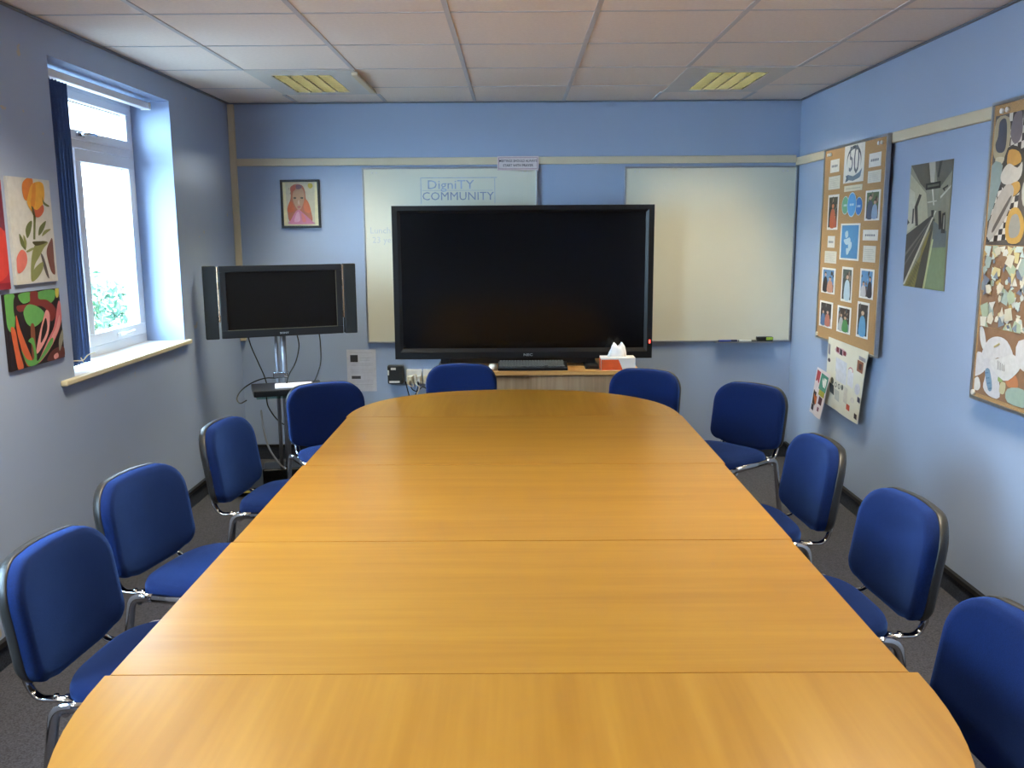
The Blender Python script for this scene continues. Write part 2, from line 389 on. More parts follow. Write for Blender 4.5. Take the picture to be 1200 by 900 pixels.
# ------------------------------------------------------------------ window
XW = -2.16                                        # inner face of the frame
bm = NB()
def fr(bm, y0, y1, z0, z1, w, x0, x1, mi=0):      # rectangular frame
    for a in ((y0, y1, z0, z0 + w), (y0, y1, z1 - w, z1), (y0, y0 + w, z0 + w, z1 - w), (y1 - w, y1, z0 + w, z1 - w)):
        box(bm, x0, x1, a[0], a[1], a[2], a[3], mi, bev=0.004)
win = empty('window_1', (XW, (WY0 + WY1) / 2, WZ0)); win['kind'] = 'structure'
fr(bm, WY0, WY1, WZ0 + .01, WZ1, 0.055, XW - 0.07, XW)
box(bm, XW - 0.07, XW, WY0 + .055, WY1 - .055, 2.03, 2.085, bev=.004)      # transom
box(bm, XW - 0.07, XW, 4.43, 4.485, WZ0 + .065, 2.03, bev=.004)            # mullion
obj('window_frame', bm, M_UPVC, win)
sash = NB(); fr(sash, 4.495, 5.175, 1.045, 2.025, 0.062, XW - 0.05, XW + 0.018)
s1 = obj('casement', sash, M_UPVC, win)
g = NB(); box(g, XW - 0.03, XW - 0.024, 4.55, 5.12, 1.10, 1.97); sub('pane', g, M_GLASS, s1, win)
h = NB(); box(h, XW + 0.018, XW + 0.03, 4.80, 4.86, 1.062, 1.085, bev=.003); tube(h, smooth_path([(XW + .03, 4.83, 1.075), (XW + .055, 4.83, 1.078), (XW + .058, 4.88, 1.08), (XW + .05, 4.95, 1.082)]), .008, 8)
sub('handle', h, M_UPVC, s1, win)
fl = NB(); fr(fl, 3.965, 5.175, 2.07, 2.30, 0.045, XW - 0.05, XW + 0.014)
s2 = obj('fanlight', fl, M_UPVC, win)
g = NB(); box(g, XW - 0.03, XW - 0.024, 4.0, 5.14, 2.11, 2.26); sub('pane', g, M_GLASS, s2, win)
h = NB(); box(h, XW + 0.014, XW + 0.028, 4.53, 4.60, 2.082, 2.102, bev=.003); tube(h, smooth_path([(XW + .03, 4.56, 2.092), (XW + .05, 4.57, 2.096), (XW + .05, 4.63, 2.10), (XW + .045, 4.69, 2.10)]), .008, 8)
sub('handle', h, M_CHROME, s2, win)
g = NB(); box(g, XW - 0.04, XW - 0.034, 3.95, 4.44, 1.03, 2.04); obj('pane', g, M_GLASS, win)
# rubber gasket lines round the panes
g = NB(); fr(g, 4.553, 5.117, 1.103, 1.967, 0.006, XW - 0.024, XW - 0.018); fr(g, 4.006, 5.134, 2.112, 2.258, 0.006, XW - 0.024, XW - 0.018)
obj('gasket', g, M_BLACKP, win)
bm = NB(); box(bm, XW - 0.001, XL + 0.028, WY0 - 0.0, WY1, WZ0, WZ0 + 0.017, 0)
box(bm, XL + 0.0, XL + 0.03, WY0 - 0.13, WY1 + 0.045, WZ0 - 0.006, WZ0 + 0.019, 1, bev=.006)
struct('trim_6', bm, [M_SILL, M_SILLN])
# the next window of the same wall, just left of the picture
w2 = empty('window_2', (XW, (V0 + V1) / 2, WZ0)); w2['kind'] = 'structure'
bm = NB(); fr(bm, V0, V1, WZ0 + .01, WZ1, 0.055, XW - 0.07, XW); box(bm, XW - 0.07, XW, V0 + .055, V1 - .055, 2.03, 2.085, bev=.004); box(bm, XW - 0.07, XW, 1.72, 1.78, WZ0 + .065, 2.03, bev=.004); obj('window_frame', bm, M_UPVC, w2)
bm = NB(); box(bm, XW - 0.04, XW - 0.034, V0 + .05, V1 - .05, WZ0 + .06, WZ1 - .05); obj('pane', bm, M_GLASS, w2)
bm = NB(); box(bm, XW - 0.001, XL + 0.028, V0, V1, WZ0, WZ0 + 0.017); struct('trim_7', bm, M_SILL)
# vertical blind drawn to the near side
bl = empty('vertical_blind', (-2.03, 4.55, 2.28), 'navy vertical blind drawn back to the left side of the window, white headrail', 'blind')
bm = NB(); box(bm, -2.06, -2.015, 3.905, 5.14, 2.287, 2.322, bev=.005); obj('headrail', bm, M_UPVC, bl)
bm = NB(); box(bm, -2.065, -2.01, 5.14, 5.152, 2.283, 2.326, bev=.003); obj('end_cap', bm, M_UPVC, bl)
M_SLAT = mat('navy_slat_fabric', (62, 82, 124), 0.8, spec=0.2, noise=(150, 0.1), bump=(600, 0.3))
for k in range(8):
    bm = NB(); y = 3.945 + k * 0.030; a = math.radians(74 + 3 * math.sin(k * 2.1)); w = 0.0445
    cols = 6; rows_ = 12; vv = []
    for j in range(rows_ + 1):
        z = 2.272 - (2.272 - 1.02) * j / rows_; row = []
        for i in range(cols + 1):
            t = (i / cols - .5) * 2; sway = 0.006 * math.sin(j * .5 + k * 1.3) * (j / rows_)
            cx = -2.037 + math.sin(a) * w * t; cy = y + math.cos(a) * w * t + 0.005 * (1 - t * t) + sway
            row.append(bm.verts.new((cx, cy, z)))
        vv.append(row)
    for j in range(rows_):
        for i in range(cols): f = bm.faces.new((vv[j][i], vv[j][i + 1], vv[j + 1][i + 1], vv[j + 1][i])); f.smooth = True
    o = obj('slat', bm, M_SLAT, bl); md = o.modifiers.new('t', 'SOLIDIFY'); md.thickness = 0.0012
    bm = NB(); tube(bm, [(-2.037, y, 2.289), (-2.037, y, 2.268)], .004, 6); box(bm, -2.05, -2.024, y - .003, y + .003, 2.262, 2.274); obj('hanger', bm, M_WHITEP, bl)
bm = NB()
tube(bm, smooth_path([(-2.005, 3.96, 1.05), (-1.99, 4.02, 1.045), (-1.985, 4.08, 1.04), (-1.99, 4.14, 1.055), (-1.985, 4.20, 1.06)]), .0025, 6)
tube(bm, smooth_path([(-2.0, 4.09, 1.05), (-1.985, 4.09, 1.02), (-1.975, 4.10, 1.0)]), .0025, 6)
obj('bottom_chain', bm, M_CREAM, bl)

# ------------------------------------------------------------------ outside
bm = NB(); box(bm, -14, X0 - 0.02, -6, 22, -0.5, -0.35)
struct('ground', bm, mat('paved_ground', (128, 124, 118), 0.95, noise=(6, .3)))
mb = bpy.data.materials.new('pale_brick'); mb.use_nodes = True; nt = mb.node_tree; pb = nt.nodes['Principled BSDF']
tc = nt.nodes.new('ShaderNodeTexCoord'); mp = nt.nodes.new('ShaderNodeMapping'); mp.inputs['Rotation'].default_value = (0, PI / 2, PI / 2)
sx_ = nt.nodes.new('ShaderNodeSeparateXYZ'); cb = nt.nodes.new('ShaderNodeCombineXYZ')
nt.links.new(tc.outputs['Object'], sx_.inputs[0]); nt.links.new(sx_.outputs['Y'], cb.inputs['X']); nt.links.new(sx_.outputs['Z'], cb.inputs['Y'])
bt = nt.nodes.new('ShaderNodeTexBrick'); bt.inputs['Scale'].default_value = 1.0; bt.inputs['Brick Width'].default_value = 0.225; bt.inputs['Row Height'].default_value = 0.075
bt.inputs['Mortar Size'].default_value = 0.006; bt.inputs['Color1'].default_value = lin(150, 116, 104); bt.inputs['Color2'].default_value = lin(216, 198, 190); bt.inputs['Mortar'].default_value = lin(226, 220, 214)
nt.links.new(cb.outputs[0], bt.inputs['Vector']); nt.links.new(bt.outputs['Color'], pb.inputs['Base Color']); pb.inputs['Roughness'].default_value = 0.9
bm = NB(); box(bm, -6.6, -6.3, 3.6, 18.0, -0.4, 4.6); o = struct('wall_outside', bm, mb)
def bush(cx, cy, z0, rx, ry, rz, n, label):
    b = empty('bush', (cx, cy, z0), label, 'bush')
    stem = NB()
    for k in range(14):
        a = random.uniform(0, 2 * PI); r = random.uniform(.2, .9)
        tube(stem, smooth_path([(cx + .1 * math.cos(a), cy + .1 * math.sin(a), z0), (cx + rx * .4 * r * math.cos(a), cy + ry * .4 * r * math.sin(a), z0 + rz * .8), (cx + rx * r * .7 * math.cos(a), cy + ry * r * .7 * math.sin(a), z0 + rz * 1.6)], 4), .01, 5)
    obj('stem', stem, mat('bush_stem', (84, 66, 44), .9, noise=(20, .2)), b)
    lf = NB()
    for k in range(n):
        while True:
            p = Vector((random.uniform(-1, 1), random.uniform(-1, 1), random.uniform(-1, 1)))
            if .35 < p.length < 1.0 + .1 * math.sin(p.x * 7) * math.cos(p.y * 9): break
        c = Vector((cx + p.x * rx, cy + p.y * ry, z0 + rz * (1 + p.z)))
        q = Quaternion(Vector((random.gauss(0, 1), random.gauss(0, 1), random.gauss(0, 1))).normalized(), random.uniform(0, 2 * PI))
        s = random.uniform(.035, .06); vs = [lf.verts.new(c + q @ Vector(v)) for v in ((-s, 0, 0), (0, -s * .45, s * .12), (s, 0, 0), (0, s * .45, s * .12))]
        f = lf.faces.new(vs); f.material_index = random.choice((0, 0, 1))
    o = obj('foliage', lf, [mat('leaf_green', (52, 84, 56), .6, noise=(5, .25)), mat('leaf_pale', (92, 118, 84), .6, noise=(5, .2))], b, recalc=False); o['kind'] = 'stuff'
bush(-4.2, 8.35, -0.36, .75, 1.0, .84, 3800, 'green leafy bush outside the window in front of the pale brick wall')

# ------------------------------------------------------------------ ceiling luminaires
M_TUBE = mat('fluorescent_tube', (255, 240, 200), .4, emit=((1.0, .90, .66), 170.0))
M_LOUV = mat('louvre_metal', (64, 65, 53), .36, metal=.85, noise=(20, .05))
M_LHOUSE = mat('luminaire_housing', (190, 188, 160), .5, noise=(9, .03))
M_LPANEL = mat('luminaire_panel', (216, 214, 210), .6, noise=(9, .02))
for i, (l, f) in enumerate(zip(LOU, LFR)):
    x0, x1, y0, y1 = l
    L = empty('ceiling_light', ((x0 + x1) / 2, (y0 + y1) / 2, CEIL),
              ['recessed ceiling light with yellow louvre nearest the window wall', 'recessed ceiling light with yellow louvre nearest the right wall'][i], 'ceiling light', 'recessed lights over the far end of the room')
    bm = NB()                                     # flat surround with an opening
    for a in ((f[0], x0, f[2], f[3]), (x1, f[1], f[2], f[3]), (x0, x1, f[2], y0), (x0, x1, y1, f[3])): box(bm, a[0], a[1], a[2], a[3], CEIL - 0.0045, CEIL - 0.0005)
    obj('surround', bm, M_LPANEL, L)
    bm = NB(); Z1 = CEIL + .11
    for a in ((x0 - .004, x0, y0, y1, CEIL, Z1), (x1, x1 + .004, y0, y1, CEIL, Z1), (x0, x1, y0 - .004, y0, CEIL, Z1), (x0, x1, y1, y1 + .004, CEIL, Z1), (x0, x1, y0, y1, Z1, Z1 + .004)): box(bm, *a)
    obj('housing', bm, M_LHOUSE, L)
    for k in range(4):
        xx = x0 + (k + .5) * (x1 - x0) / 4; bm = NB(); tube(bm, [(xx, y0 + .015, CEIL + .068), (xx, y1 - .015, CEIL + .068)], .012, 10); obj('tube', bm, M_TUBE, L)
    bm = NB()
    for k in range(5):
        xx = x0 + .002 + k * (x1 - x0 - .004) / 4; w = .0035
        vs = [bm.verts.new(p) for p in ((xx - w, y0, CEIL - .003), (xx + w, y0, CEIL - .003), (xx, y0, CEIL + .045), (xx - w, y1, CEIL - .003), (xx + w, y1, CEIL - .003), (xx, y1, CEIL + .045))]
        for q in ((0, 1, 4, 3), (1, 2, 5, 4), (2, 0, 3, 5)): bm.faces.new([vs[j] for j in q])
    for k in range(1, 13):
        yy = y0 + k * (y1 - y0 - .004) / 12; box(bm, x0, x1, yy - .0012, yy + .0012, CEIL - .002, CEIL + .04)
    obj('louvre', bm, M_LOUV, L)
    if i == 0:
        bm = NB(); box(bm, f[1] - .015, f[1] + .02, 5.09, 5.74, CEIL - .028, CEIL - .010, bev=.004); obj('control_strip', bm, M_CREAM, L)

# ------------------------------------------------------------------ tables
TX0, TX1, TT = -0.812, 0.785, 0.74
TYC = (TX0 + TX1) / 2
def table_root(y, label): return empty('meeting_table', (TYC, y, 0), label, 'table', 'beech tables pushed together into one long table')
M_TLEG = mat('table_leg_grey', (120, 122, 126), .35, metal=.7, noise=(20, .05))
def t_legs(root, pts):
    for x, y in pts:
        bm = NB(); tube(bm, [(x, y, .012), (x, y, TT - .026)], .025, 16); leg = obj('leg', bm, M_TLEG, root)
        bm = NB(); tube(bm, [(x, y, 0), (x, y, .014)], .022, 12); sub('foot', bm, M_BLACKP, leg, root)
def top_poly(root, poly, mt, name='tabletop', soften=True):
    bm = NB(); prism(bm, poly, TT - .025, TT)
    if not soften: bmesh.ops.triangulate(bm, faces=[f for f in bm.faces if len(f.verts) > 4])
    es = [e for e in bm.edges if abs(e.verts[0].co.z - TT) < 1e-5 and abs(e.verts[1].co.z - TT) < 1e-5]
    if soften: bmesh.ops.bevel(bm, geom=es, offset=.0016, segments=2, affect='EDGES')
    bmesh.ops.recalc_face_normals(bm, faces=bm.faces)
    for f in bm.faces: f.material_index = 0 if f.normal.z > .5 else 1
    return obj(name, bm, [mt, M_EDGE], root)
def rect_table(y0, y1, dx, label):
    r = table_root((y0 + y1) / 2, label)
    top_poly(r, [(TX0 + dx, y0), (TX1 + dx, y0), (TX1 + dx, y1), (TX0 + dx, y1)], M_WX)
    bm = NB(); box(bm, TX0 + .12, TX1 - .12, y0 + .10, y0 + .13, TT - .075, TT - .025); box(bm, TX0 + .12, TX1 - .12, y1 - .13, y1 - .10, TT - .075, TT - .025); obj('under_frame', bm, M_TLEG, r)
    t_legs(r, [(x, y) for x in (TX0 + .40, TX1 - .40) for y in (y0 + .115, y1 - .115)])
rect_table(1.672, 2.452, -0.004, 'rectangular beech table, second from the camera, just beyond the nearest rounded end')
rect_table(2.454, 3.306, 0.0, 'rectangular beech table in the middle of the five, between the two long seams')
rect_table(3.308, 4.205, 0.006, 'rectangular beech table next to the far rounded end')
def d_end(y, sgn, depth, label, over=.012):
    r = table_root(y + sgn * depth * .4, label)
    a = (TX1 - TX0) / 2 + over; n = 44; e = 2.25
    pts = [(TYC + a * (abs(math.cos(t)) ** (2 / e)) * (1 if math.cos(t) > 0 else -1), y + sgn * depth * (abs(math.sin(t)) ** (2 / e))) for t in [PI * k / n for k in range(n + 1)]]
    bm = NB(); T = [bm.verts.new((px, py, TT)) for px, py in pts]; B = [bm.verts.new((px, py, TT - .025)) for px, py in pts]
    for k in range(n // 2):
        i, j = k, n - k
        if i + 1 == j - 1:
            for V in (T, B): bm.faces.new((V[i], V[i + 1], V[j])).material_index = 0
        else:
            for V in (T, B): bm.faces.new((V[i], V[i + 1], V[j - 1], V[j])).material_index = 0
    for k in range(n): bm.faces.new((T[k], T[k + 1], B[k + 1], B[k])).material_index = 1
    bm.faces.new((T[n], T[0], B[0], B[n])).material_index = 1
    obj('tabletop', bm, [M_WY, M_EDGE], r)
    bm = NB(); box(bm, TX0 + .16, TX1 - .16, min(y + sgn * .08, y + sgn * .11), max(y + sgn * .08, y + sgn * .11), TT - .075, TT - .025); obj('under_frame', bm, M_TLEG, r)
    t_legs(r, [(TYC - .36, y + sgn * .1), (TYC + .36, y + sgn * .1), (TYC, y + sgn * (depth - .42))])
d_end(4.207, 1, .735, 'rounded beech end table at the far end, nearest the big black display', -.0)
d_end(1.670, -1, .80, 'rounded beech end table nearest the camera, filling the bottom of the picture')

# ------------------------------------------------------------------ chairs
BW, BZ0, BZ1, BTILT, BWRAP = 0.426, 0.505, 0.812, 0.152, 0.031
def back_outline(n=9, inset=0.0):
    rt, rb = .105, .055; h = BZ1 - BZ0; pts = []
    def arc(cx, cz, r, a0, a1):
        for k in range(n): a = a0 + (a1 - a0) * k / (n - 1); pts.append((cx + r * math.cos(a), cz + r * math.sin(a)))
    arc(BW / 2 - rt, h - rt, rt, 0, PI / 2)
    for k in range(1, 4): pts.append((BW / 2 - rt - (BW - 2 * rt) * k / 4, h + .004 * math.sin(PI * k / 4)))
    arc(-BW / 2 + rt, h - rt, rt, PI / 2, PI)
    arc(-BW / 2 + rb, rb, rb, PI, 1.5 * PI)
    for k in range(1, 6): y = -BW / 2 + rb + (BW - 2 * rb) * k / 6; pts.append((y, -.02 * (1 - (2 * y / BW) ** 2)))
    arc(BW / 2 - rb, rb, rb, -PI / 2, 0)
    return pts
def back_ring(scale, off):
    h = BZ1 - BZ0; cz = h * .5; out = []
    for y, z in back_outline():
        y2 = y * scale; z2 = cz + (z - cz) * scale
        out.append((BWRAP * (2 * y2 / BW) ** 2 - z2 * math.tan(BTILT) + off, y2, BZ0 + z2))
    return out
def seat_ring(scale, z, dx=0):
    """rounded trapezoid: rear x=.045, front x=.475"""
    out = []; n = 48; cx = .262
    for k in range(n):
        t = 2 * PI * k / n; c, s = math.cos(t), math.sin(t); e = 2 / 3.4
        x = .217 * abs(c) ** e * (1 if c > 0 else -1); y = .232 * abs(s) ** e * (1 if s > 0 else -1)
        y *= 1 + .04 * (x / .217)
        droop = -.012 * max(0, (x - .12) / .1) ** 2 if z > .48 else 0
        out.append((cx + dx + x * scale, y * scale, z + droop))
    return out
def make_chair(label):
    root = empty('office_chair', (0, 0, 0), label, 'chair', 'blue stacking chairs round the table', world=False)
    bm = NB(); rings(bm, [back_ring(.985, -.036), back_ring(.998, -.030), back_ring(1.0, -.012), back_ring(.99, -.002), back_ring(.965, .004), back_ring(.88, .008), back_ring(.6, .010), back_ring(.3, .011), [(-(BZ1 - BZ0) / 2 * math.tan(BTILT) + .012, 0, (BZ0 + BZ1) / 2)]])
    obj('backrest', bm, M_FAB, root)
    bm = NB(); rings(bm, [back_ring(.97, -.032), back_ring(1.004, -.032), back_ring(1.012, -.037), back_ring(1.006, -.052), back_ring(.97, -.062), back_ring(.7, -.066), back_ring(.35, -.067), [(-(BZ1 - BZ0) / 2 * math.tan(BTILT) - .06, 0, (BZ0 + BZ1) / 2)]])
    obj('back_shell', bm, M_SHELL, root)
    bm = NB(); rings(bm, [seat_ring(.97, 0.465), seat_ring(1.0, 0.472), seat_ring(1.0, 0.488), seat_ring(.975, 0.502), seat_ring(.90, 0.510), seat_ring(.6, 0.513), seat_ring(.3, 0.512), [(.262, 0, 0.511)]])
    obj('seat', bm, M_FAB, root)
    bm = NB(); rings(bm, [seat_ring(.985, 0.474), seat_ring(.975, 0.460), seat_ring(.9, 0.452), seat_ring(.4, 0.450), [(.262, 0, 0.450)]])
    obj('seat_pan', bm, M_SHELL, root)
    for s in (-1, 1):
        yy = s * .238
        bm = NB(); tube(bm, [(.15, yy, 0.478), (.40, yy, 0.478)], .0105, 10, ry=.0145, side=(0, 1, 0)); obj('side_rail', bm, M_CHROME, root)
        rear = round_path([(.15, yy, 0.478), (.075, yy, 0.476), (.005, yy + s * .014, .012)], .045)
        front = round_path([(.40, yy, 0.478), (.468, yy, .472), (.505, yy + s * .012, .012)], .05)
        for path in (rear, front):
            bm = NB(); tube(bm, path, .0105, 10, ry=.0145, side=(0, 1, 0)); leg = obj('leg', bm, M_CHROME, root)
            e = path[-1]; bm = NB(); tube(bm, [(e.x, e.y, .026), (e.x, e.y, 0)], .0155, 10, ry=.0175); c = obj('foot', bm, M_BLACKP, None, at=(0, 0, 0)); c.location = (0, 0, 0); c.parent = leg
        bm = NB(); yb = s * .165
        path = round_path([(-.052, yb, .60), (-.040, yb, .50), (-.018, yb, 0.458), (.13, yb, 0.458)], .07, 8)
        tube(bm, path, .0135, 10, ry=.007, side=(0, 1, 0)); br = obj('back_bracket', bm, M_CHROME, root)
        bm = NB()
        for bx_ in (.035, .065): tube(bm, [(bx_, yb, 0.458), (bx_, yb, 0.470)], .007, 8)
        c = obj('bolt', bm, M_CHROME, None, at=(0, 0, 0)); c.location = (0, 0, 0); c.parent = br
    bm = NB()
    for xx in (.10, .39): tube(bm, [(xx, -.238, 0.460), (xx, .238, 0.460)], .010, 10)
    obj('cross_bar', bm, M_CHROME, root)
    return root
def copy_tree(o, parent=None):
    c = o.copy(); COL.objects.link(c); c.parent = parent
    for ch in list(o.children): copy_tree(ch, c)
    return c
CH = [  # x, y, heading, label
    (-1.181, 2.261, -.082, 'blue fabric chair nearest the camera on the left side of the table'),
    (-1.240, 2.940, -.226, 'blue fabric chair, second from the camera on the left side of the table'),
    (-1.202, 3.761, -.104, 'blue fabric chair seen narrow, third from the camera on the left side'),
    (-1.003, 4.696, -1.023, 'blue fabric chair turned to the far left table corner, in front of the television stand'),
    (-0.330, 5.350, -1.564, 'blue fabric chair at the far end of the table, left of the keyboard'),
    (0.730, 5.105, -2.10, 'blue fabric chair at the far end of the table, below the tissue box'),
    (1.200, 4.600, -2.443, 'blue fabric chair angled at the far right table corner, beside the right wall'),
    (1.115, 3.369, 3.200, 'blue fabric chair below the hanging collage poster, third on the right side'),
    (1.120, 2.595, 3.212, 'blue fabric chair second from the camera on the right side, black back shell in view'),
    (0.991, 1.740, 3.194, 'blue fabric chair nearest the camera on the right side of the table'),
]
proto = make_chair(CH[0][3])
for i, (x, y, t, lab) in enumerate(CH):
    c = proto if i == 0 else copy_tree(proto)
    c.location = (x, y, 0); c.rotation_euler = (0, 0, t); c['label'] = lab

# ------------------------------------------------------------------ whiteboards
def whiteboard(x0, x1, z0, z1, label):
    r = empty('whiteboard', ((x0 + x1) / 2, D, z0), label, 'whiteboard', 'whiteboards on the far wall')
    bm = NB(); box(bm, x0 + .008, x1 - .008, D - .016, D - .001, z0 + .008, z1 - .008); obj('writing_surface', bm, M_WB, r)
    bm = NB(); w = .011
    for a in ((x0, x1, z0, z0 + w), (x0, x1, z1 - w, z1), (x0, x0 + w, z0 + w, z1 - w), (x1 - w, x1, z0 + w, z1 - w)): box(bm, a[0], a[1], D - .021, D - .001, a[2], a[3], bev=.002)
    obj('rim', bm, M_ALU, r)
    for xx in (x0 + .07, x0 + .10, x1 - .07, x1 - .10):
        bm = NB(); tube(bm, [(xx, D - .016, z1 - .035), (xx, D - .026, z1 - .035)], .006, 10); obj('fixing_cap', bm, M_WHITEP, r)
    return r
wl = whiteboard(-1.045, .157, .838, 2.045, 'left whiteboard with faint blue handwriting, mostly behind the big display')
wr = whiteboard(.752, 1.932, .834, 2.040, 'right whiteboard, clean, between the display and the right wall')
for r, x0, x1, z in ((wl, -1.045, .157, .838), (wr, 1.40, 1.80, .834)):
    bm = NB(); box(bm, x0 + (.3 if r is wl else 0), x1 - (.3 if r is wl else 0), D - .062, D - .02, z - .004, z + .001, bev=.001); box(bm, x0 + (.3 if r is wl else 0), x1 - (.3 if r is wl else 0), D - .064, D - .060, z - .004, z + .006)
    obj('pen_tray', bm, M_ALU, r)
M_INK = mat('faded_blue_marker', (168, 182, 204), .6, noise=(30, .2)); M_INK2 = mat('grey_marker', (150, 160, 182), .6, noise=(30, .2))
M_INK3 = mat('very_faded_marker', (202, 205, 206), .6, noise=(30, .1))
def wall_text(bm, body, x, z, size, mi=0, sx=1.0, y=D - .0166): text_into(bm, body, size, Matrix.Translation((x, y, z)) @ Matrix.Rotation(PI / 2, 4, 'X'), mi, sx, bold=0)
bm = NB(); wall_text(bm, 'DigniTY', -.44, 1.925, .085, 0, 1.15); wall_text(bm, 'COMMUNITY', -.39, 1.848, .078, 1, 1.05)
for a in ((-.64, -.12, 1.972, 1.976), (-.635, -.15, 1.888, 1.890), (-.645, -.641, 1.80, 1.976), (-.138, -.135, 1.80, 1.97)): box(bm, a[0], a[1], D - .0168, D - .0164, a[2], a[3], 0)
wall_text(bm, 'Lunch', -.93, 1.62, .06, 2); wall_text(bm, '23 yes', -.91, 1.555, .06, 2)
obj('handwriting', bm, [M_INK, M_INK2, M_INK3], wl)
# pens and eraser on the right tray
def pen(x, y, z, rgb, label):
    bm = NB(); tube(bm, [(x, y, z), (x + .095, y, z)], .0075, 10, 0); tube(bm, [(x + .085, y, z), (x + .128, y, z)], .0085, 10, 1); tube(bm, [(x - .006, y, z), (x + .0, y, z)], .006, 10, 1)
    return tag(obj('marker_pen', bm, [mat('pen_barrel_%d' % rgb[2], rgb, .4, noise=(20, .04)), mat('pen_cap_%d_%d' % (rgb[0], rgb[2]), tuple(int(v * .45) for v in rgb), .4, noise=(20, .04))]), label, 'marker pen', 'marker pens on the whiteboard tray')
pen(1.425, D - .042, .8435, (44, 66, 170), 'blue marker pen at the left end of the right whiteboard tray')
pen(1.567, D - .042, .8435, (226, 226, 220), 'white marker pen in the middle of the right whiteboard tray')
er = empty('board_eraser', (1.745, D - .042, .835), 'black board eraser with a green label, on the right whiteboard tray', 'eraser')
bm = NB(); box(bm, 1.69, 1.80, D - .058, D - .026, .8362, .850, bev=.003); obj('felt_pad', bm, mat('felt_grey', (50, 50, 54), .95, noise=(200, .2)), er)
bm = NB(); box(bm, 1.688, 1.802, D - .061, D - .023, .848, .872, bev=.004); obj('body', bm, M_BLACKP, er)
bm = NB(); box(bm, 1.752, 1.798, D - .0622, D - .0608, .851, .870); obj('green_label', bm, mat('lime_label', (160, 190, 60), .5, noise=(60, .3)), er)['label'] = 'lime green label'
er2 = empty('board_eraser', (-.78, D - .042, .839), 'blue and white board eraser at the lower left of the left whiteboard', 'eraser')
bm = NB(); box(bm, -.845, -.79, D - .058, D - .022, .8395, .860, bev=.003); obj('body', bm, mat('eraser_blue', (62, 104, 190), .5, noise=(30, .05)), er2)
bm = NB(); box(bm, -.79, -.73, D - .058, D - .022, .8395, .860, bev=.003); obj('sleeve', bm, M_WHITEP, er2)

# ------------------------------------------------------------------ sign on the trunking
s = Sheet((-.118, D - .026, 2.020), (.283, 0, 0), (0, 0, .094), th=.002, base=(226, 206, 206), rough=.4)
s.rect(.03, .09, .97, .91, (188, 150, 160)); s.rect(.045, .13, .955, .87, (228, 214, 214))
s.text('MEETINGS SHOULD ALWAYS', .5, .66, .0225, (40, 36, 50), .88, .0003); s.text('START WITH PRAYER', .5, .34, .0225, (40, 36, 50), .95, .0003)
s.done('notice_sign', 'small pink-edged notice on the cream rail above the left whiteboard', 'sign')

# ------------------------------------------------------------------ notice paper left of the display
s = Sheet((-1.198, D - .0015, .492), (.207, 0, 0), (0, 0, .300), th=.001, base=(206, 210, 224))
s.rect(.12, .70, .38, .87, (50, 50, 58)); s.rect(.15, .30, .46, .37, (70, 70, 80))
for v in (.92, .66, .62, .52, .48, .44, .26, .22, .16): s.rect(.12, v, .88, v + .008, (176, 180, 196))
s.rect(.45, .80, .85, .808, (170, 174, 190)); s.rect(.45, .74, .8, .748, (170, 174, 190))
s.done('paper_notice', 'white A4 notice with two black squares taped to the wall left of the display', 'paper')

# ------------------------------------------------------------------ framed portrait
pf = empty('framed_picture', (-1.474, D, 1.643), 'small black-framed drawing of a face with orange hair, above the television', 'picture')
bm = NB(); x0, x1, z0, z1 = -1.609, -1.339, 1.643, 1.968; w = .015
for a in ((x0, x1, z0, z0 + w), (x0, x1, z1 - w, z1), (x0, x0 + w, z0 + w, z1 - w), (x1 - w, x1, z0 + w, z1 - w)): box(bm, a[0], a[1], D - .020, D - .001, a[2], a[3], bev=.002)
obj('frame', bm, M_BLACKP, pf)
q = [(205, 232), (622, 232), (636, 750), (214, 750)]
s = Sheet((x0 + w, D - .008, z0 + w), (x1 - x0 - 2 * w, 0, 0), (0, 0, z1 - z0 - 2 * w), th=.002, base=(232, 226, 178), quad=q)
s.poly([(240, 240), (590, 240), (590, 735), (258, 735)], (206, 204, 176))
for k in range(26):
    a, b = random.uniform(250, 560), random.uniform(250, 700); c = random.choice([(170, 180, 170), (190, 170, 150), (216, 214, 190), (150, 160, 130)])
    s.poly([(a, b), (a + 14, b + 6), (a + 8, b + 30), (a - 6, b + 20)], c)
s.blob([(515, 255), (555, 250), (570, 285), (540, 310), (515, 290)], (214, 188, 50))
s.blob([(330, 270), (385, 258), (445, 275), (475, 340), (485, 430), (520, 490), (545, 580), (560, 690), (500, 715), (300, 715), (262, 590), (265, 520), (300, 430), (305, 330)], (190, 104, 72))
s.blob([(285, 470), (320, 470), (345, 560), (310, 590), (262, 575)], (214, 96, 46))
s.blob([(455, 470), (490, 440), (525, 500), (540, 590), (470, 580)], (224, 112, 62))
s.blob([(350, 310), (400, 300), (450, 320), (468, 400), (455, 480), (420, 550), (385, 560), (345, 490), (325, 410)], (190, 150, 118))
s.blob([(370, 270), (400, 265), (440, 280), (430, 305), (400, 318), (370, 310)], (120, 84, 100))
s.blob([(300, 300), (330, 272), (365, 275), (360, 320), (310, 350)], (196, 92, 66))
for cx in (352, 436): s.blob([(cx - 20, 420), (cx, 408), (cx + 20, 418), (cx + 4, 432)], (84, 84, 70))
s.blob([(385, 470), (402, 440), (410, 485), (398, 500)], (206, 176, 150))
s.blob([(378, 525), (400, 515), (425, 525), (400, 540)], (186, 100, 100))
s.blob([(360, 580), (400, 560), (440, 590), (560, 700), (575, 728), (285, 728), (300, 680)], (206, 120, 160))
s.blob([(370, 600), (400, 590), (410, 690), (340, 700)], (222, 160, 196)); s.blob([(430, 600), (470, 640), (480, 700), (440, 700)], (226, 120, 116))
s.done('drawing', None, None, parent=pf)

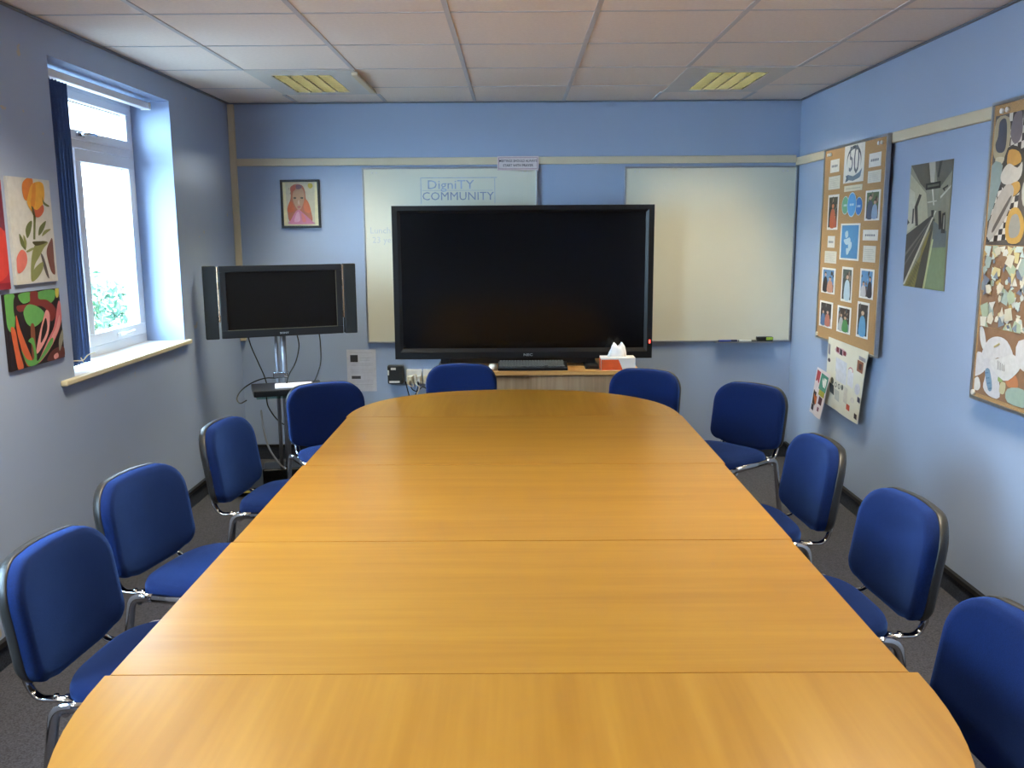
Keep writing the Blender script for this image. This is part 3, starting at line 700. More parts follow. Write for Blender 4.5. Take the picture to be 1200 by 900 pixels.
# ------------------------------------------------------------------ left wall pictures
def left_sheet(y0, y1, z0, z1, quad, base, th=.012): return Sheet((XL + .0008, y0, z0), (0, y1 - y0, 0), (0, 0, z1 - z0), th=th, base=base, quad=quad)
s = left_sheet(3.485, 3.803, 1.417, 1.830, [(12, 62), (205, 75), (218, 505), (45, 530)], (206, 208, 204))
G1, G2, G3 = (104, 116, 58), (140, 146, 78), (86, 82, 44)
s.poly([(128, 232), (138, 232), (131, 340), (122, 340)], G1)
for p, c in (([(95, 335), (90, 300), (103, 270), (120, 262), (114, 300), (105, 325)], G1), ([(145, 322), (152, 285), (180, 258), (174, 285), (160, 310)], G1), ([(160, 325), (172, 300), (200, 292), (186, 306)], G2),
             ([(105, 500), (110, 420), (128, 362), (158, 345), (184, 350), (165, 375), (145, 410), (122, 450), (112, 508)], G2), ([(118, 350), (160, 346), (180, 350), (150, 362), (130, 366)], G3),
             ([(62, 318), (78, 345), (88, 385), (72, 372), (64, 350)], G1), ([(80, 322), (92, 350), (88, 380), (80, 350)], G2), ([(176, 385), (192, 345), (204, 335), (206, 420), (207, 478), (192, 470), (181, 430)], (130, 76, 66)),
             ([(150, 400), (163, 415), (181, 495), (166, 475)], (92, 84, 84)), ([(108, 512), (118, 465), (156, 432), (156, 460), (132, 498)], G2), ([(90, 390), (115, 375), (122, 380), (96, 395)], G2)): s.blob(p, c)
s.blob([(48, 415), (68, 386), (88, 400), (90, 438), (72, 472), (50, 482), (46, 445)], (232, 108, 92))
s.blob([(84, 90), (105, 68), (128, 72), (128, 110), (116, 145), (100, 172), (86, 160), (80, 120)], (228, 118, 30))
s.blob([(122, 100), (150, 84), (174, 92), (179, 135), (173, 178), (160, 205), (140, 226), (116, 215), (100, 180), (108, 140)], (240, 166, 36))
s.blob([(128, 100), (140, 92), (138, 160), (128, 205), (116, 190), (122, 140)], (232, 136, 24)); s.blob([(118, 200), (142, 212), (168, 188), (172, 215), (152, 242), (130, 238)], (208, 84, 42))
s.blob([(118, 196), (128, 205), (134, 240), (124, 232)], G3); s.blob([(168, 152), (176, 175), (196, 190), (192, 196), (172, 184)], G1)
s.done('canvas_painting', 'canvas painting of a yellow and orange tulip, left of the window', 'painting', 'paintings on the left wall')
s = left_sheet(3.390, 3.803, 1.092, 1.386, [(0, 556), (235, 528), (262, 818), (22, 893)], (34, 20, 26))
GG, OR, PK, MR = (92, 176, 76), (226, 92, 46), (238, 150, 146), (140, 42, 36)
for p, c in (([(0, 560), (42, 552), (50, 600), (46, 660), (40, 702), (20, 712), (4, 660)], GG), ([(45, 565), (78, 555), (85, 590), (60, 610), (48, 650), (40, 620)], (40, 26, 30)), ([(62, 556), (115, 545), (120, 575), (82, 592)], GG), ([(145, 545), (214, 535), (216, 572), (190, 592), (150, 572)], GG),
             ([(55, 602), (108, 590), (114, 545), (145, 543), (150, 572), (186, 577), (222, 612), (215, 655), (196, 662), (184, 620), (160, 602), (130, 605), (68, 628)], MR), ([(84, 622), (104, 596), (140, 602), (172, 628), (165, 660), (130, 690), (100, 680), (86, 650)], (96, 180, 84)),
             ([(112, 690), (130, 690), (132, 830), (118, 832)], (140, 70, 46)), ([(24, 700), (44, 705), (58, 790), (78, 872), (54, 886), (38, 800)], OR), ([(50, 640), (66, 700), (92, 770), (118, 842), (92, 862), (62, 760), (50, 700)], OR),
             ([(180, 618), (196, 640), (188, 720), (152, 792), (134, 802), (150, 720), (166, 660)], PK), ([(178, 650), (184, 700), (156, 760), (162, 700)], (34, 20, 26)), ([(232, 580), (246, 620), (240, 684), (204, 770), (162, 832), (144, 842), (188, 742), (214, 684)], (226, 110, 116)),
             ([(222, 690), (232, 650), (238, 640), (236, 690), (200, 765), (204, 730)], PK), ([(68, 792), (92, 832), (124, 830), (118, 770), (100, 752), (122, 738), (136, 800), (142, 838), (200, 738), (206, 762), (150, 842), (98, 862)], GG),
             ([(206, 790), (252, 772), (258, 815), (184, 838)], (108, 52, 46)), ([(234, 745), (248, 700), (256, 722), (238, 792)], (150, 150, 130)), ([(218, 530), (232, 528), (232, 560), (222, 565)], (220, 210, 70)), ([(212, 812), (228, 800), (232, 818), (216, 828)], PK)): s.blob(p, c, n=4)
s.done('canvas_painting', 'abstract canvas of green, orange and pink stems on black, under the tulip painting', 'painting', 'paintings on the left wall')
s = left_sheet(3.13, 3.443, 1.405, 1.812, None, (190, 28, 44))
s.blob([(.55, .5), (1, .55), (1, .9), (.7, 1), (.5, .8)], (120, 30, 60), raw=True); s.blob([(.6, .1), (.98, .15), (1, .5), (.75, .55)], (224, 48, 40), raw=True); s.blob([(.1, .2), (.5, .1), (.55, .6), (.2, .8)], (206, 60, 60), raw=True); s.rect(0, 0, 1, .06, (150, 20, 40))
s.done('canvas_painting', 'red canvas painting cut off by the left edge of the picture', 'painting', 'paintings on the left wall')

# ------------------------------------------------------------------ right wall: noticeboard with photos
XB = XR - .045
def Yb(y): return y * XB / XR
NY0, NY1, NZ0, NZ1 = Yb(4.828), Yb(5.806), .935, 2.092      # front plane
def cork_board(y0, y1, z0, z1, label):
    r = empty('notice_board', (XR, (y0 + y1) / 2, z0), label, 'notice board', 'cork boards on the right wall')
    bm = NB(); box(bm, XB + .004, XR - .0245, y0 + .008, y1 - .008, z0 + .008, z1 - .008); obj('cork_panel', bm, M_CORK, r)
    bm = NB(); w = .014
    for a in ((y0, y1, z0, z0 + w), (y0, y1, z1 - w, z1), (y0, y0 + w, z0 + w, z1 - w), (y1 - w, y1, z0 + w, z1 - w)): box(bm, XB - .002, XR - .0245, a[0], a[1], a[2], a[3], bev=.002)
    obj('rim', bm, M_ALU, r)
    for yy in (y1 - .075, y1 - .115, y0 + .075, y0 + .115):
        bm = NB(); tube(bm, [(XB + .004, yy, z1 - .04), (XB - .005, yy, z1 - .04)], .010, 10); obj('fixing_cap', bm, M_WHITEP, r)
    bm = NB(); tube(bm, [(XB + .004, y1 - .03, z0 + .03), (XB - .006, y1 - .03, z0 + .03)], .011, 10); obj('fixing_cap', bm, M_WHITEP, r)
    return r
cork_board(NY0, NY1, NZ0, NZ1, 'cork notice board pinned with photos and a 50 logo, nearest the far corner')
bq = homography([(121.7, 148), (508, 26), (476, 1428), (95, 1312)])
def c2(p): return ((940 + p[0] / 4.286 - 940) * 5.29, (300 + p[1] / 4.286 - 150) * 5.29)
def on_board(quad, base=(232, 230, 222), th=.001, lift=0):
    """a sheet on the noticeboard from its outline seen in the close view"""
    uv = [bq(p) for p in quad]; u0 = (uv[0][0] + uv[3][0]) / 2; u1 = (uv[1][0] + uv[2][0]) / 2; v0 = (uv[2][1] + uv[3][1]) / 2; v1 = (uv[0][1] + uv[1][1]) / 2
    y_l = NY1 - u0 * (NY1 - NY0); y_r = NY1 - u1 * (NY1 - NY0); z0 = NZ0 + v0 * (NZ1 - NZ0); z1 = NZ0 + v1 * (NZ1 - NZ0)
    return Sheet((XB + .0035 - lift, y_l, z0), (0, y_r - y_l, 0), (0, 0, z1 - z0), th=th, base=base, quad=quad)
s = on_board([(240, 118), (365, 88), (362, 325), (243, 345)])
def arcpts(cx, cy, rx, ry, a0, a1, w0, n=16):
    o = [(cx + rx * math.cos(a0 + (a1 - a0) * k / n), cy + ry * math.sin(a0 + (a1 - a0) * k / n)) for k in range(n + 1)]
    i_ = [(cx + (rx - w0 * math.sin(PI * k / n)) * math.cos(a0 + (a1 - a0) * k / n), cy + (ry - w0 * 1.3 * math.sin(PI * k / n)) * math.sin(a0 + (a1 - a0) * k / n)) for k in range(n, -1, -1)]
    return o + i_
s.poly(arcpts(.5, .56, .36, .40, -.5, 3.5, .07), (52, 60, 74), raw=True)
s.text('5', .36, .58, .20, (104, 112, 124), .75); s.text('0', .63, .55, .23, (88, 96, 110), .8)
s.poly([(.12, .08), (.22, .22), (.5, .16), (.78, .24), (.92, .34), (.86, .14), (.8, .10), (.5, .04), (.24, .08)], (96, 122, 150), raw=True); s.poly([(.1, .02), (.26, .06), (.24, .2), (.12, .2), (.16, .12)], (72, 96, 124), raw=True)
s.done('logo_sheet', 'white sheet with a large 50 emblem over a blue ribbon, top of the cork board', 'paper')
HEAD = [([(158, 208), (212, 200), (212, 278), (158, 285)], 'small heading card at the upper left of the cork board'), ([(393, 155), (467, 145), (465, 228), (393, 240)], 'small heading card at the upper right of the cork board, right of the 50 emblem'),
        ([(372, 622), (465, 615), (463, 688), (370, 682)], 'small heading card right of the blue square on the cork board'), ([(155, 672), (200, 668), (195, 742), (153, 742)], 'narrow heading card left of the blue square on the cork board')]
for k, (q, l) in enumerate(HEAD):
    s = on_board(q)
    for j in range(5): s.rect(.16 + j * .14, .40, .26 + j * .14, .58, (120, 124, 136))
    s.done('heading_card', l, 'paper', 'heading cards on the cork board')
PARA = [([(150, 308), (220, 300), (218, 380), (150, 388)], 'text card under the upper left heading of the cork board'), ([(390, 262), (470, 250), (468, 325), (388, 335)], 'text card under the upper right heading of the cork board'),
        ([(377, 718), (455, 718), (452, 822), (375, 818)], 'text card to the lower right of the blue square'), ([(140, 762), (212, 765), (210, 845), (137, 832)], 'text card to the lower left of the blue square, right corner curling')]
for k, (q, l) in enumerate(PARA):
    s = on_board(q, (222, 218, 204))
    for j in range(6): s.rect(.1, .16 + j * .12, .9 - .1 * (j % 2), .185 + j * .12, (184, 182, 174))
    s.done('text_card', l, 'paper', 'text cards on the cork board')
s = on_board([(245, 362), (358, 342), (355, 380), (248, 395)], (226, 218, 190)); s.rect(.1, .4, .9, .55, (190, 184, 160)); s.done('caption_strip', 'pale strip of paper just below the 50 emblem', 'paper')
def oval_cut(cx, cy, rx, ry, rgb, lift, label):
    """a cut-out card oval"""
    u, v = bq((cx, cy)); yc = NY1 - u * (NY1 - NY0); zc = NZ0 + v * (NZ1 - NZ0)
    ur = abs(bq((cx + rx, cy))[0] - u) * (NY1 - NY0); vr = abs(bq((cx, cy + ry))[1] - v) * (NZ1 - NZ0)
    bm = NB(); n = 28
    for (k0, x0, x1, mi) in ((1.0, XB + .0035 - lift, XB + .0025 - lift, 0), (.92, XB + .0025 - lift, XB + .0022 - lift, 1)):
        poly = [(ur * k0 * math.cos(2 * PI * k / n), vr * k0 * math.sin(2 * PI * k / n)) for k in range(n)]
        a = [bm.verts.new((x0, yc + p, zc + q_)) for p, q_ in poly]; b = [bm.verts.new((x1, yc + p, zc + q_)) for p, q_ in poly]
        bm.faces.new(a).material_index = mi; bm.faces.new(b[::-1]).material_index = mi
        for k in range(n): bm.faces.new((a[k], b[k], b[(k + 1) % n], a[(k + 1) % n])).material_index = mi
    for j in range(3): box(bm, XB + .0020 - lift, XB + .0022 - lift, yc - ur * .45 + j * ur * .33, yc - ur * .45 + j * ur * .33 + ur * .2, zc - .006, zc + .006, 2)
    o = obj('oval_card', bm, [mat('card_rim_pale', (196, 214, 226), .6, noise=(20, .03)), mat('oval_%d' % rgb[0], rgb, .6, noise=(20, .05)), mat('card_text_pale', (206, 226, 240), .6, noise=(20, .03))])
    tag(o, label, 'paper', 'overlapping oval cards on the cork board')
oval_cut(256, 478, 21, 56, (104, 172, 140), 0, 'green oval card, left of the three overlapping ovals')
oval_cut(340, 478, 22, 57, (58, 122, 200), .0002, 'darker blue oval card, right of the three overlapping ovals')
oval_cut(298, 471, 28, 76, (84, 158, 220), .0018, 'light blue oval card, tallest and middle of the three overlapping ovals')
s = on_board([(235, 590), (355, 582), (348, 820), (228, 808)]); s.rect(.07, .05, .93, .95, (64, 142, 208))
for p in ([(.25, .75), (.38, .8), (.42, .66), (.3, .6)], [(.2, .55), (.35, .58), (.5, .62), (.55, .5), (.4, .42), (.28, .44)], [(.45, .45), (.6, .5), (.62, .36), (.52, .25), (.46, .3)], [(.35, .32), (.5, .3), (.48, .18), (.38, .15)]): s.blob(p, (190, 214, 226), raw=True, n=3)
s.done('blue_square_print', 'blue square print with pale blotches in a white border, centre of the cork board', 'print')
def photo(q, label, cols, conv=None):
    q = [conv(p) for p in q] if conv else q
    s = on_board(q, (236, 234, 228), th=.0012)
    s.rect(.10, .07, .90, .93, cols[0]); s.poly([(.10, .07), (.90, .07), (.90, .35), (.5, .42), (.10, .32)], cols[1], raw=True)
    rp = random.Random(len(label)); L = s.layer
    for k in range(22):
        a, b, r_ = rp.uniform(.14, .86), rp.uniform(.12, .88), rp.uniform(.03, .09); c0 = rp.choice([cols[0], cols[1], cols[0], tuple(min(255, v + 50) for v in cols[0]), tuple(int(v * .6) for v in cols[1]), (150, 120, 100)])
        s.layer = L + k % 3; s.blob([(a - r_ * .6, b - r_), (a + r_ * .5, b - r_ * .7), (a + r_ * .6, b + r_), (a - r_ * .4, b + r_ * .6)], c0, raw=True, n=2)
    s.layer = L + 3
    for (cx, w, hh, head, body) in cols[2]:
        s.blob([(cx - w, .08), (cx - w * .9, hh * .55), (cx - w * .4, hh * .72), (cx + w * .4, hh * .72), (cx + w * .9, hh * .55), (cx + w, .08)], body, raw=True, n=3)
        s.oval(cx, hh * .84, w * .45, .075, head)
        s.blob([(cx - w * .5, hh * .86), (cx, hh * .98), (cx + w * .5, hh * .86), (cx, hh * .9)], (60, 44, 36), raw=True, n=3)
    s.done('photo_print', label, 'photo', 'photographs on the cork board')
SK = (206, 158, 132)
photo([(152, 420), (217, 413), (212, 628), (147, 635)], 'tall photo with an orange figure, left of the ovals', [(46, 52, 38), (36, 40, 38), [(.5, .24, .82, (220, 120, 70), (206, 90, 46)), (.75, .12, .45, (200, 110, 60), (190, 80, 50))]])
photo([(380, 380), (472, 370), (468, 558), (377, 565)], 'photo of two people by greenery, right of the ovals', [(84, 112, 70), (120, 80, 60), [(.36, .2, .9, SK, (70, 84, 112)), (.68, .18, .72, SK, (140, 170, 210))]])
photo([(103, 60), (172, 62), (165, 195), (98, 185)], 'photo of two people against blue sky, left end of the upper row', [(84, 140, 200), (60, 56, 64), [(.3, .16, .88, SK, (46, 40, 48)), (.65, .2, .7, SK, (206, 140, 110))]], c2)
photo([(205, 48), (260, 55), (252, 235), (197, 222)], 'tall narrow photo of one person in pale blue, middle of the upper row of three', [(70, 84, 84), (60, 60, 62), [(.55, .26, .86, SK, (180, 210, 226))]], c2)
photo([(297, 52), (368, 60), (360, 215), (290, 200)], 'photo of a group under blue sky, right end of the upper row', [(86, 150, 214), (96, 74, 70), [(.3, .18, .6, SK, (200, 196, 200)), (.75, .16, .8, SK, (44, 42, 56))]], c2)
photo([(97, 228), (163, 235), (157, 372), (92, 355)], 'photo of a seated group with dark background, left of the lower row of three', [(54, 48, 50), (150, 140, 150), [(.3, .16, .7, SK, (80, 120, 180)), (.65, .18, .72, SK, (196, 110, 90))]], c2)
photo([(188, 248), (258, 258), (250, 398), (180, 380)], 'photo of two people, one in green, middle of the lower row of three', [(60, 44, 42), (120, 150, 170), [(.32, .16, .78, SK, (176, 180, 186)), (.62, .2, .7, SK, (70, 150, 80))]], c2)
photo([(290, 220), (350, 232), (340, 418), (280, 402)], 'tall photo of a person in bright blue, right end of the lower row', [(56, 50, 46), (40, 40, 44), [(.5, .28, .84, (214, 176, 140), (86, 160, 214))]], c2)

# hanging collage poster and the small sheet over its left edge (both curl away from the wall)
def hang(s):
    bmesh.ops.triangulate(s.bm, faces=[f for f in s.bm.faces if len(f.verts) > 4])
def hanging(quad, base, lift, name, label, shapes, curl):
    uv = [bq(c2(p)) for p in quad]
    P = [(NY1 - u * (NY1 - NY0), NZ0 + v * (NZ1 - NZ0)) for u, v in uv]     # TL TR BR BL in (y,z)
    bm = NB(); N = 14; mats = [mat(name + '_paper', base, .7, noise=(12, .03))]; idx = {}
    def pt(u, v, n=0):                                                       # bilinear over the real outline + curl
        y = (P[0][0] * (1 - u) + P[1][0] * u) * v + (P[3][0] * (1 - u) + P[2][0] * u) * (1 - v)
        z = (P[0][1] * (1 - u) + P[1][1] * u) * v + (P[3][1] * (1 - u) + P[2][1] * u) * (1 - v)
        return (XB + .0005 - lift - n + curl * ((1 - v) ** 2) * (1 if u < .5 else .8) + .003 * math.sin(u * 7 + v * 4) * (1 - v) ** .5 - .003, y, z)
    for side in (0, .0008):
        g = [[bm.verts.new(pt(i / N, j / N, side)) for i in range(N + 1)] for j in range(N + 1)]
        for j in range(N):
            for i in range(N): f = bm.faces.new((g[j][i], g[j][i + 1], g[j + 1][i + 1], g[j + 1][i])); f.smooth = True
    for k, (poly, rgb) in enumerate(shapes):
        if rgb not in idx: idx[rgb] = len(mats); mats.append(mat('clip_%d_%d_%d' % rgb, rgb, .6, noise=(30, .1)))
        cu = sum(p[0] for p in poly) / len(poly); cv = sum(p[1] for p in poly) / len(poly)
        n = .0012 + .00035 * k ** .5
        cen = bm.verts.new(pt(cu, cv, n)); vs = [bm.verts.new(pt(u, v, n)) for u, v in poly]
        for i in range(len(vs)): bm.faces.new((cen, vs[i], vs[(i + 1) % len(vs)])).material_index = idx[rgb]
    tag(obj(name, bm, mats, recalc=False), label, 'poster')
def q4(u0, v0, u1, v1, j=0): return [(u0, v0), (u1 + j, v0 - j), (u1, v1), (u0 - j, v1 + j)]
def ring8(cx, cy, rx, ry): return [(cx + rx * math.cos(k * PI / 5), cy + ry * math.sin(k * PI / 5)) for k in range(10)]
shp = [(ring8(.36, .86, .16, .05), (200, 170, 176)), (q4(.25, .84, .31, .90, .01), (110, 40, 50)), (q4(.34, .82, .40, .89, .01), (60, 50, 66)), (q4(.43, .83, .49, .88, .01), (110, 40, 50)),
       (q4(.03, .76, .08, .90, .01), (150, 150, 160)), (ring8(.07, .67, .04, .03), (70, 60, 70)), (q4(.28, .56, .55, .74, .02), (206, 208, 216)), (q4(.30, .44, .58, .60, .01), (210, 210, 214)),
       (q4(.80, .70, .94, .84, .01), (140, 84, 60)), (q4(.84, .73, .91, .81), (70, 44, 38)), (q4(.82, .86, .97, .90, .01), (160, 160, 172)), (ring8(.66, .66, .06, .05), (190, 110, 120)), (ring8(.66, .66, .045, .035), (226, 222, 214)),
       (q4(.62, .46, .74, .64, .03), (216, 214, 218)), (ring8(.88, .46, .07, .08), (206, 204, 210)), (ring8(.20, .40, .05, .05), (90, 92, 84)), (ring8(.32, .37, .035, .04), (96, 98, 90)), (ring8(.42, .37, .035, .04), (96, 98, 90)), (ring8(.51, .38, .035, .04), (96, 98, 90)),
       (ring8(.32, .37, .02, .025), (212, 208, 190)), (ring8(.42, .37, .02, .025), (212, 208, 190)), (q4(.14, .22, .26, .34, .02), (60, 64, 66)), (q4(.30, .16, .44, .30, .01), (190, 190, 180)), (ring8(.80, .28, .05, .04), (210, 206, 196)), (q4(.92, .30, .98, .36, .01), (50, 50, 80)),
       (q4(.68, .12, .76, .19, .01), (190, 84, 60)), (q4(.90, .06, .96, .12, .01), (50, 40, 46)), (q4(.58, .20, .66, .40, .02), (206, 200, 186))]
hanging([(150, 412), (358, 482), (303, 868), (130, 762)], (222, 218, 200), 0, 'collage_poster', 'cream handmade collage poster hanging below the cork board', shp, .010)
shp2 = [(q4(.08, .72, .34, .94, .02), (160, 60, 70)), (q4(.42, .60, .94, .92, .02), (66, 140, 120)), (q4(.56, .68, .86, .86, .01), (226, 226, 220)), (q4(.50, .48, .90, .62, .02), (176, 170, 70)), (q4(.10, .46, .40, .64, .02), (226, 214, 216)),
        (q4(.08, .22, .36, .50, .02), (60, 44, 40)), (q4(.16, .26, .46, .42, .02), (206, 110, 50)), (q4(.62, .30, .84, .44, .02), (90, 50, 60)), (q4(.66, .14, .78, .22, .01), (140, 90, 110)), (q4(.08, .08, .3, .2, .01), (50, 40, 50))]
hanging([(108, 572), (178, 610), (122, 850), (68, 808)], (226, 216, 218), .014, 'collage_sheet', 'small pink-edged clippings sheet over the left edge of the collage poster', shp2, .004)

# ------------------------------------------------------------------ station poster
q = [(133, 125), (382, 85), (345, 862), (108, 830)]
s = Sheet((XR - .0008, 4.518, 1.330), (0, -.430, 0), (0, 0, .585), th=.002, base=(150, 148, 122), rough=.35, quad=q)
for p, c in (([(133, 125), (238, 107), (252, 232), (226, 272), (190, 232)], (92, 88, 74)), ([(238, 107), (276, 100), (272, 225), (250, 225)], (186, 182, 164)), ([(276, 100), (382, 86), (376, 155), (302, 262), (288, 225)], (106, 104, 90)), ([(300, 96), (318, 93), (298, 200), (290, 190)], (60, 60, 54)),
             ([(124, 175), (226, 290), (242, 432), (114, 532)], (190, 186, 152)), ([(118, 260), (160, 285), (170, 470), (114, 520)], (206, 202, 178)), ([(186, 294), (200, 300), (178, 370), (184, 480), (168, 482), (160, 370)], (56, 48, 44)), ([(150, 380), (159, 380), (156, 466), (146, 470)], (60, 52, 48)), ([(110, 442), (134, 462), (111, 476)], (50, 50, 50)),
             ([(228, 275), (300, 262), (296, 400), (240, 430)], (150, 150, 128)), ([(260, 266), (268, 266), (276, 360), (270, 360)], (214, 212, 196)), ([(234, 340), (290, 330), (290, 338), (236, 348)], (200, 198, 180)), ([(224, 233), (311, 217), (311, 258), (224, 272)], (40, 42, 36)), ([(234, 243), (302, 231), (302, 244), (234, 256)], (96, 100, 84)),
             ([(378, 150), (376, 240), (352, 560), (345, 300), (300, 372), (300, 345)], (152, 150, 130)), ([(376, 238), (370, 256), (312, 322), (312, 308)], (206, 204, 188)), ([(322, 262), (356, 238), (356, 250), (338, 262), (338, 280)], (50, 48, 44)),
             ([(108, 532), (265, 418), (290, 396), (262, 470), (108, 815)], (58, 54, 60)), ([(110, 640), (262, 440), (264, 446), (109, 660)], (110, 106, 100)), ([(110, 700), (262, 450), (264, 456), (109, 716)], (100, 96, 92)),
             ([(285, 440), (262, 560), (226, 846), (176, 840), (214, 650), (268, 440)], (70, 70, 62)), ([(262, 500), (250, 520), (210, 612), (206, 650), (180, 700), (108, 828), (176, 838), (212, 660), (236, 590)], (150, 136, 62)),
             ([(275, 450), (355, 515), (350, 612), (272, 612)], (104, 118, 122)), ([(272, 610), (352, 606), (345, 862), (230, 846)], (128, 150, 108)), ([(270, 560), (279, 560), (234, 846), (222, 845)], (196, 206, 140)), ([(284, 392), (292, 394), (118, 822), (106, 818)], (216, 214, 190)),
             ([(304, 394), (320, 392), (326, 500), (308, 502)], (44, 44, 46)), ([(328, 410), (346, 400), (347, 525), (322, 524)], (50, 50, 52)), ([(336, 420), (343, 418), (340, 500), (334, 500)], (170, 168, 150)), ([(262, 390), (279, 388), (276, 430), (265, 432)], (40, 40, 40))): s.poly(p, c)
for k in range(9):                                 # lattice on the yellow strip
    y = 690 + k * 16; x = 196 - (y - 680) * .40
    s.poly([(x - 12, y), (x - 8, y), (x + 20, y + 34), (x + 16, y + 34)], (84, 78, 44)); s.poly([(x + 20, y), (x + 16, y), (x - 16, y + 30), (x - 12, y + 30)], (84, 78, 44))
s.done('station_poster', 'photo poster of an underground railway platform, between the two cork boards', 'poster')

# ------------------------------------------------------------------ second cork board with drawings
PY1, PY0, PZ0, PZ1 = Yb(3.795), Yb(3.795) - 1.2, .912, 2.100
cork_board(PY0, PY1, PZ0, PZ1, 'cork board covered in drawings and cut paper, cut off by the right edge')
def panel(ya, yb, z0, z1, base, quad=None, lift=0): return Sheet((XB + .0035 - lift, ya, z0), (0, yb - ya, 0), (0, 0, z1 - z0), th=.001, base=base, quad=quad)
def chk(s, pts, n, m, w=(206, 200, 186), k=(58, 54, 54)):
    """checkerboard inside a quad TL TR BR BL (raw uv)"""
    a, b, c, d = [Vector(p) for p in pts]
    s.poly([tuple(p) for p in (a, b, c, d)], w, raw=True); L = s.layer
    f = lambda u, v: tuple((a * (1 - u) + b * u) * (1 - v) + (d * (1 - u) + c * u) * v)
    for i in range(n):
        for j in range(m):
            if (i + j) % 2: s.layer = L; s.poly([f(i / n, j / m), f((i + 1) / n, j / m), f((i + 1) / n, (j + 1) / m), f(i / n, (j + 1) / m)], k, raw=True)
# upper sheet: drawings of shoes.  u runs from the left edge of the board, 0..1 = 1.12 m
TOPZ, MIDZ, LOWZ = 2.045, 1.545, 1.22
s = panel(PY1 - .028, PY0 + .05, MIDZ, TOPZ, (92, 84, 78)); uu = 1.0 / 1.12
def U(x): return x * uu
chk(s, [(U(.10), 1), (U(.30), 1), (U(.30), .70), (U(.10), .62)], 8, 6); chk(s, [(U(.04), .45), (U(.22), .52), (U(.20), .05), (U(.0), .02)], 7, 10); chk(s, [(U(.5), 1), (U(.9), 1), (U(.9), .6), (U(.5), .65)], 12, 7); chk(s, [(U(.65), .5), (U(1.1), .5), (U(1.1), .02), (U(.6), .02)], 14, 9)
for p, c in (([(.01, .97), (.10, .97), (.12, .80), (.10, .66), (.03, .66), (.0, .75)], (176, 160, 122)), ([(.035, .95), (.08, .96), (.095, .82), (.085, .72), (.035, .72), (.015, .78), (.03, .84)], (78, 78, 88)), ([(.03, .68), (.09, .67), (.07, .62), (.03, .63)], (196, 184, 150)),
             ([(.0, .62), (.09, .60), (.06, .40), (.0, .18)], (136, 156, 152)), ([(.14, .98), (.19, .99), (.20, .82), (.16, .76), (.12, .84)], (116, 106, 112)), ([(.11, .74), (.20, .72), (.24, .60), (.22, .40), (.14, .38), (.08, .50)], (70, 66, 60)),
             ([(.12, .72), (.19, .70), (.21, .62), (.12, .60)], (196, 142, 60)), ([(.09, .58), (.13, .62), (.19, .58), (.22, .62), (.22, .52), (.17, .46), (.10, .47), (.075, .52)], (190, 184, 172)), ([(.12, .44), (.20, .48), (.22, .42), (.18, .37), (.12, .39)], (196, 148, 66)),
             ([(.05, .32), (.12, .46), (.18, .42), (.14, .22), (.04, .04), (.01, .10)], (176, 166, 154)), ([(.05, .14), (.15, .36), (.16, .34), (.06, .11)], (100, 92, 88)), ([(.16, .26), (.22, .28), (.27, .16), (.25, .03), (.17, .02), (.14, .12)], (200, 152, 62)), ([(.18, .22), (.22, .23), (.245, .14), (.23, .07), (.18, .06), (.165, .13)], (150, 146, 136)),
             ([(.24, .46), (.32, .52), (.36, .40), (.32, .28), (.25, .30)], (182, 178, 166)), ([(.30, .95), (.42, .95), (.46, .75), (.40, .60), (.30, .66)], (190, 180, 140)), ([(.33, .90), (.40, .90), (.42, .76), (.35, .70)], (80, 80, 92)), ([(.38, .5), (.55, .55), (.6, .35), (.45, .2), (.35, .3)], (180, 150, 80)), ([(.42, .46), (.52, .48), (.54, .36), (.46, .28)], (120, 120, 124)), ([(.7, .9), (.85, .92), (.88, .7), (.75, .6)], (150, 168, 160)), ([(.7, .4), (.9, .45), (.95, .2), (.75, .12)], (196, 184, 150))):
    s.blob([(U(a), b) for a, b in p], c, raw=True, n=3)
s.done('shoe_drawing', 'drawing of shoes on black and white checks, top of the right cork board', 'drawing')
s = panel(PY1 - .028, PY0 + .05, LOWZ, MIDZ - .003, (146, 108, 76)); rnd = random.Random(5)
PAL = [(206, 200, 172), (158, 176, 168), (196, 158, 84), (214, 196, 130), (120, 136, 150), (168, 186, 150), (150, 110, 76), (190, 196, 190), (216, 206, 180), (110, 120, 140), (190, 206, 198), (216, 212, 200), (222, 216, 196)]
for k in range(420):
    a, b = rnd.uniform(0, 1), rnd.uniform(0, 1); r1 = rnd.uniform(.010, .036); t = rnd.uniform(0, 6.28)
    n = rnd.choice((3, 4, 5)); s.layer = 1 + k // 9
    s.poly([(a + r1 * rnd.uniform(.6, 1.3) * math.cos(t + 2 * PI * j / n), b + 3.2 * r1 * rnd.uniform(.6, 1.3) * math.sin(t + 2 * PI * j / n)) for j in range(n)], rnd.choice(PAL), raw=True)
s.done('cut_paper_collage', 'crowded collage of small cut paper pieces, middle band of the right cork board', 'collage')
s = panel(PY1 - .028, PY0 + .05, PZ0 + .03, LOWZ - .003, (150, 108, 74))
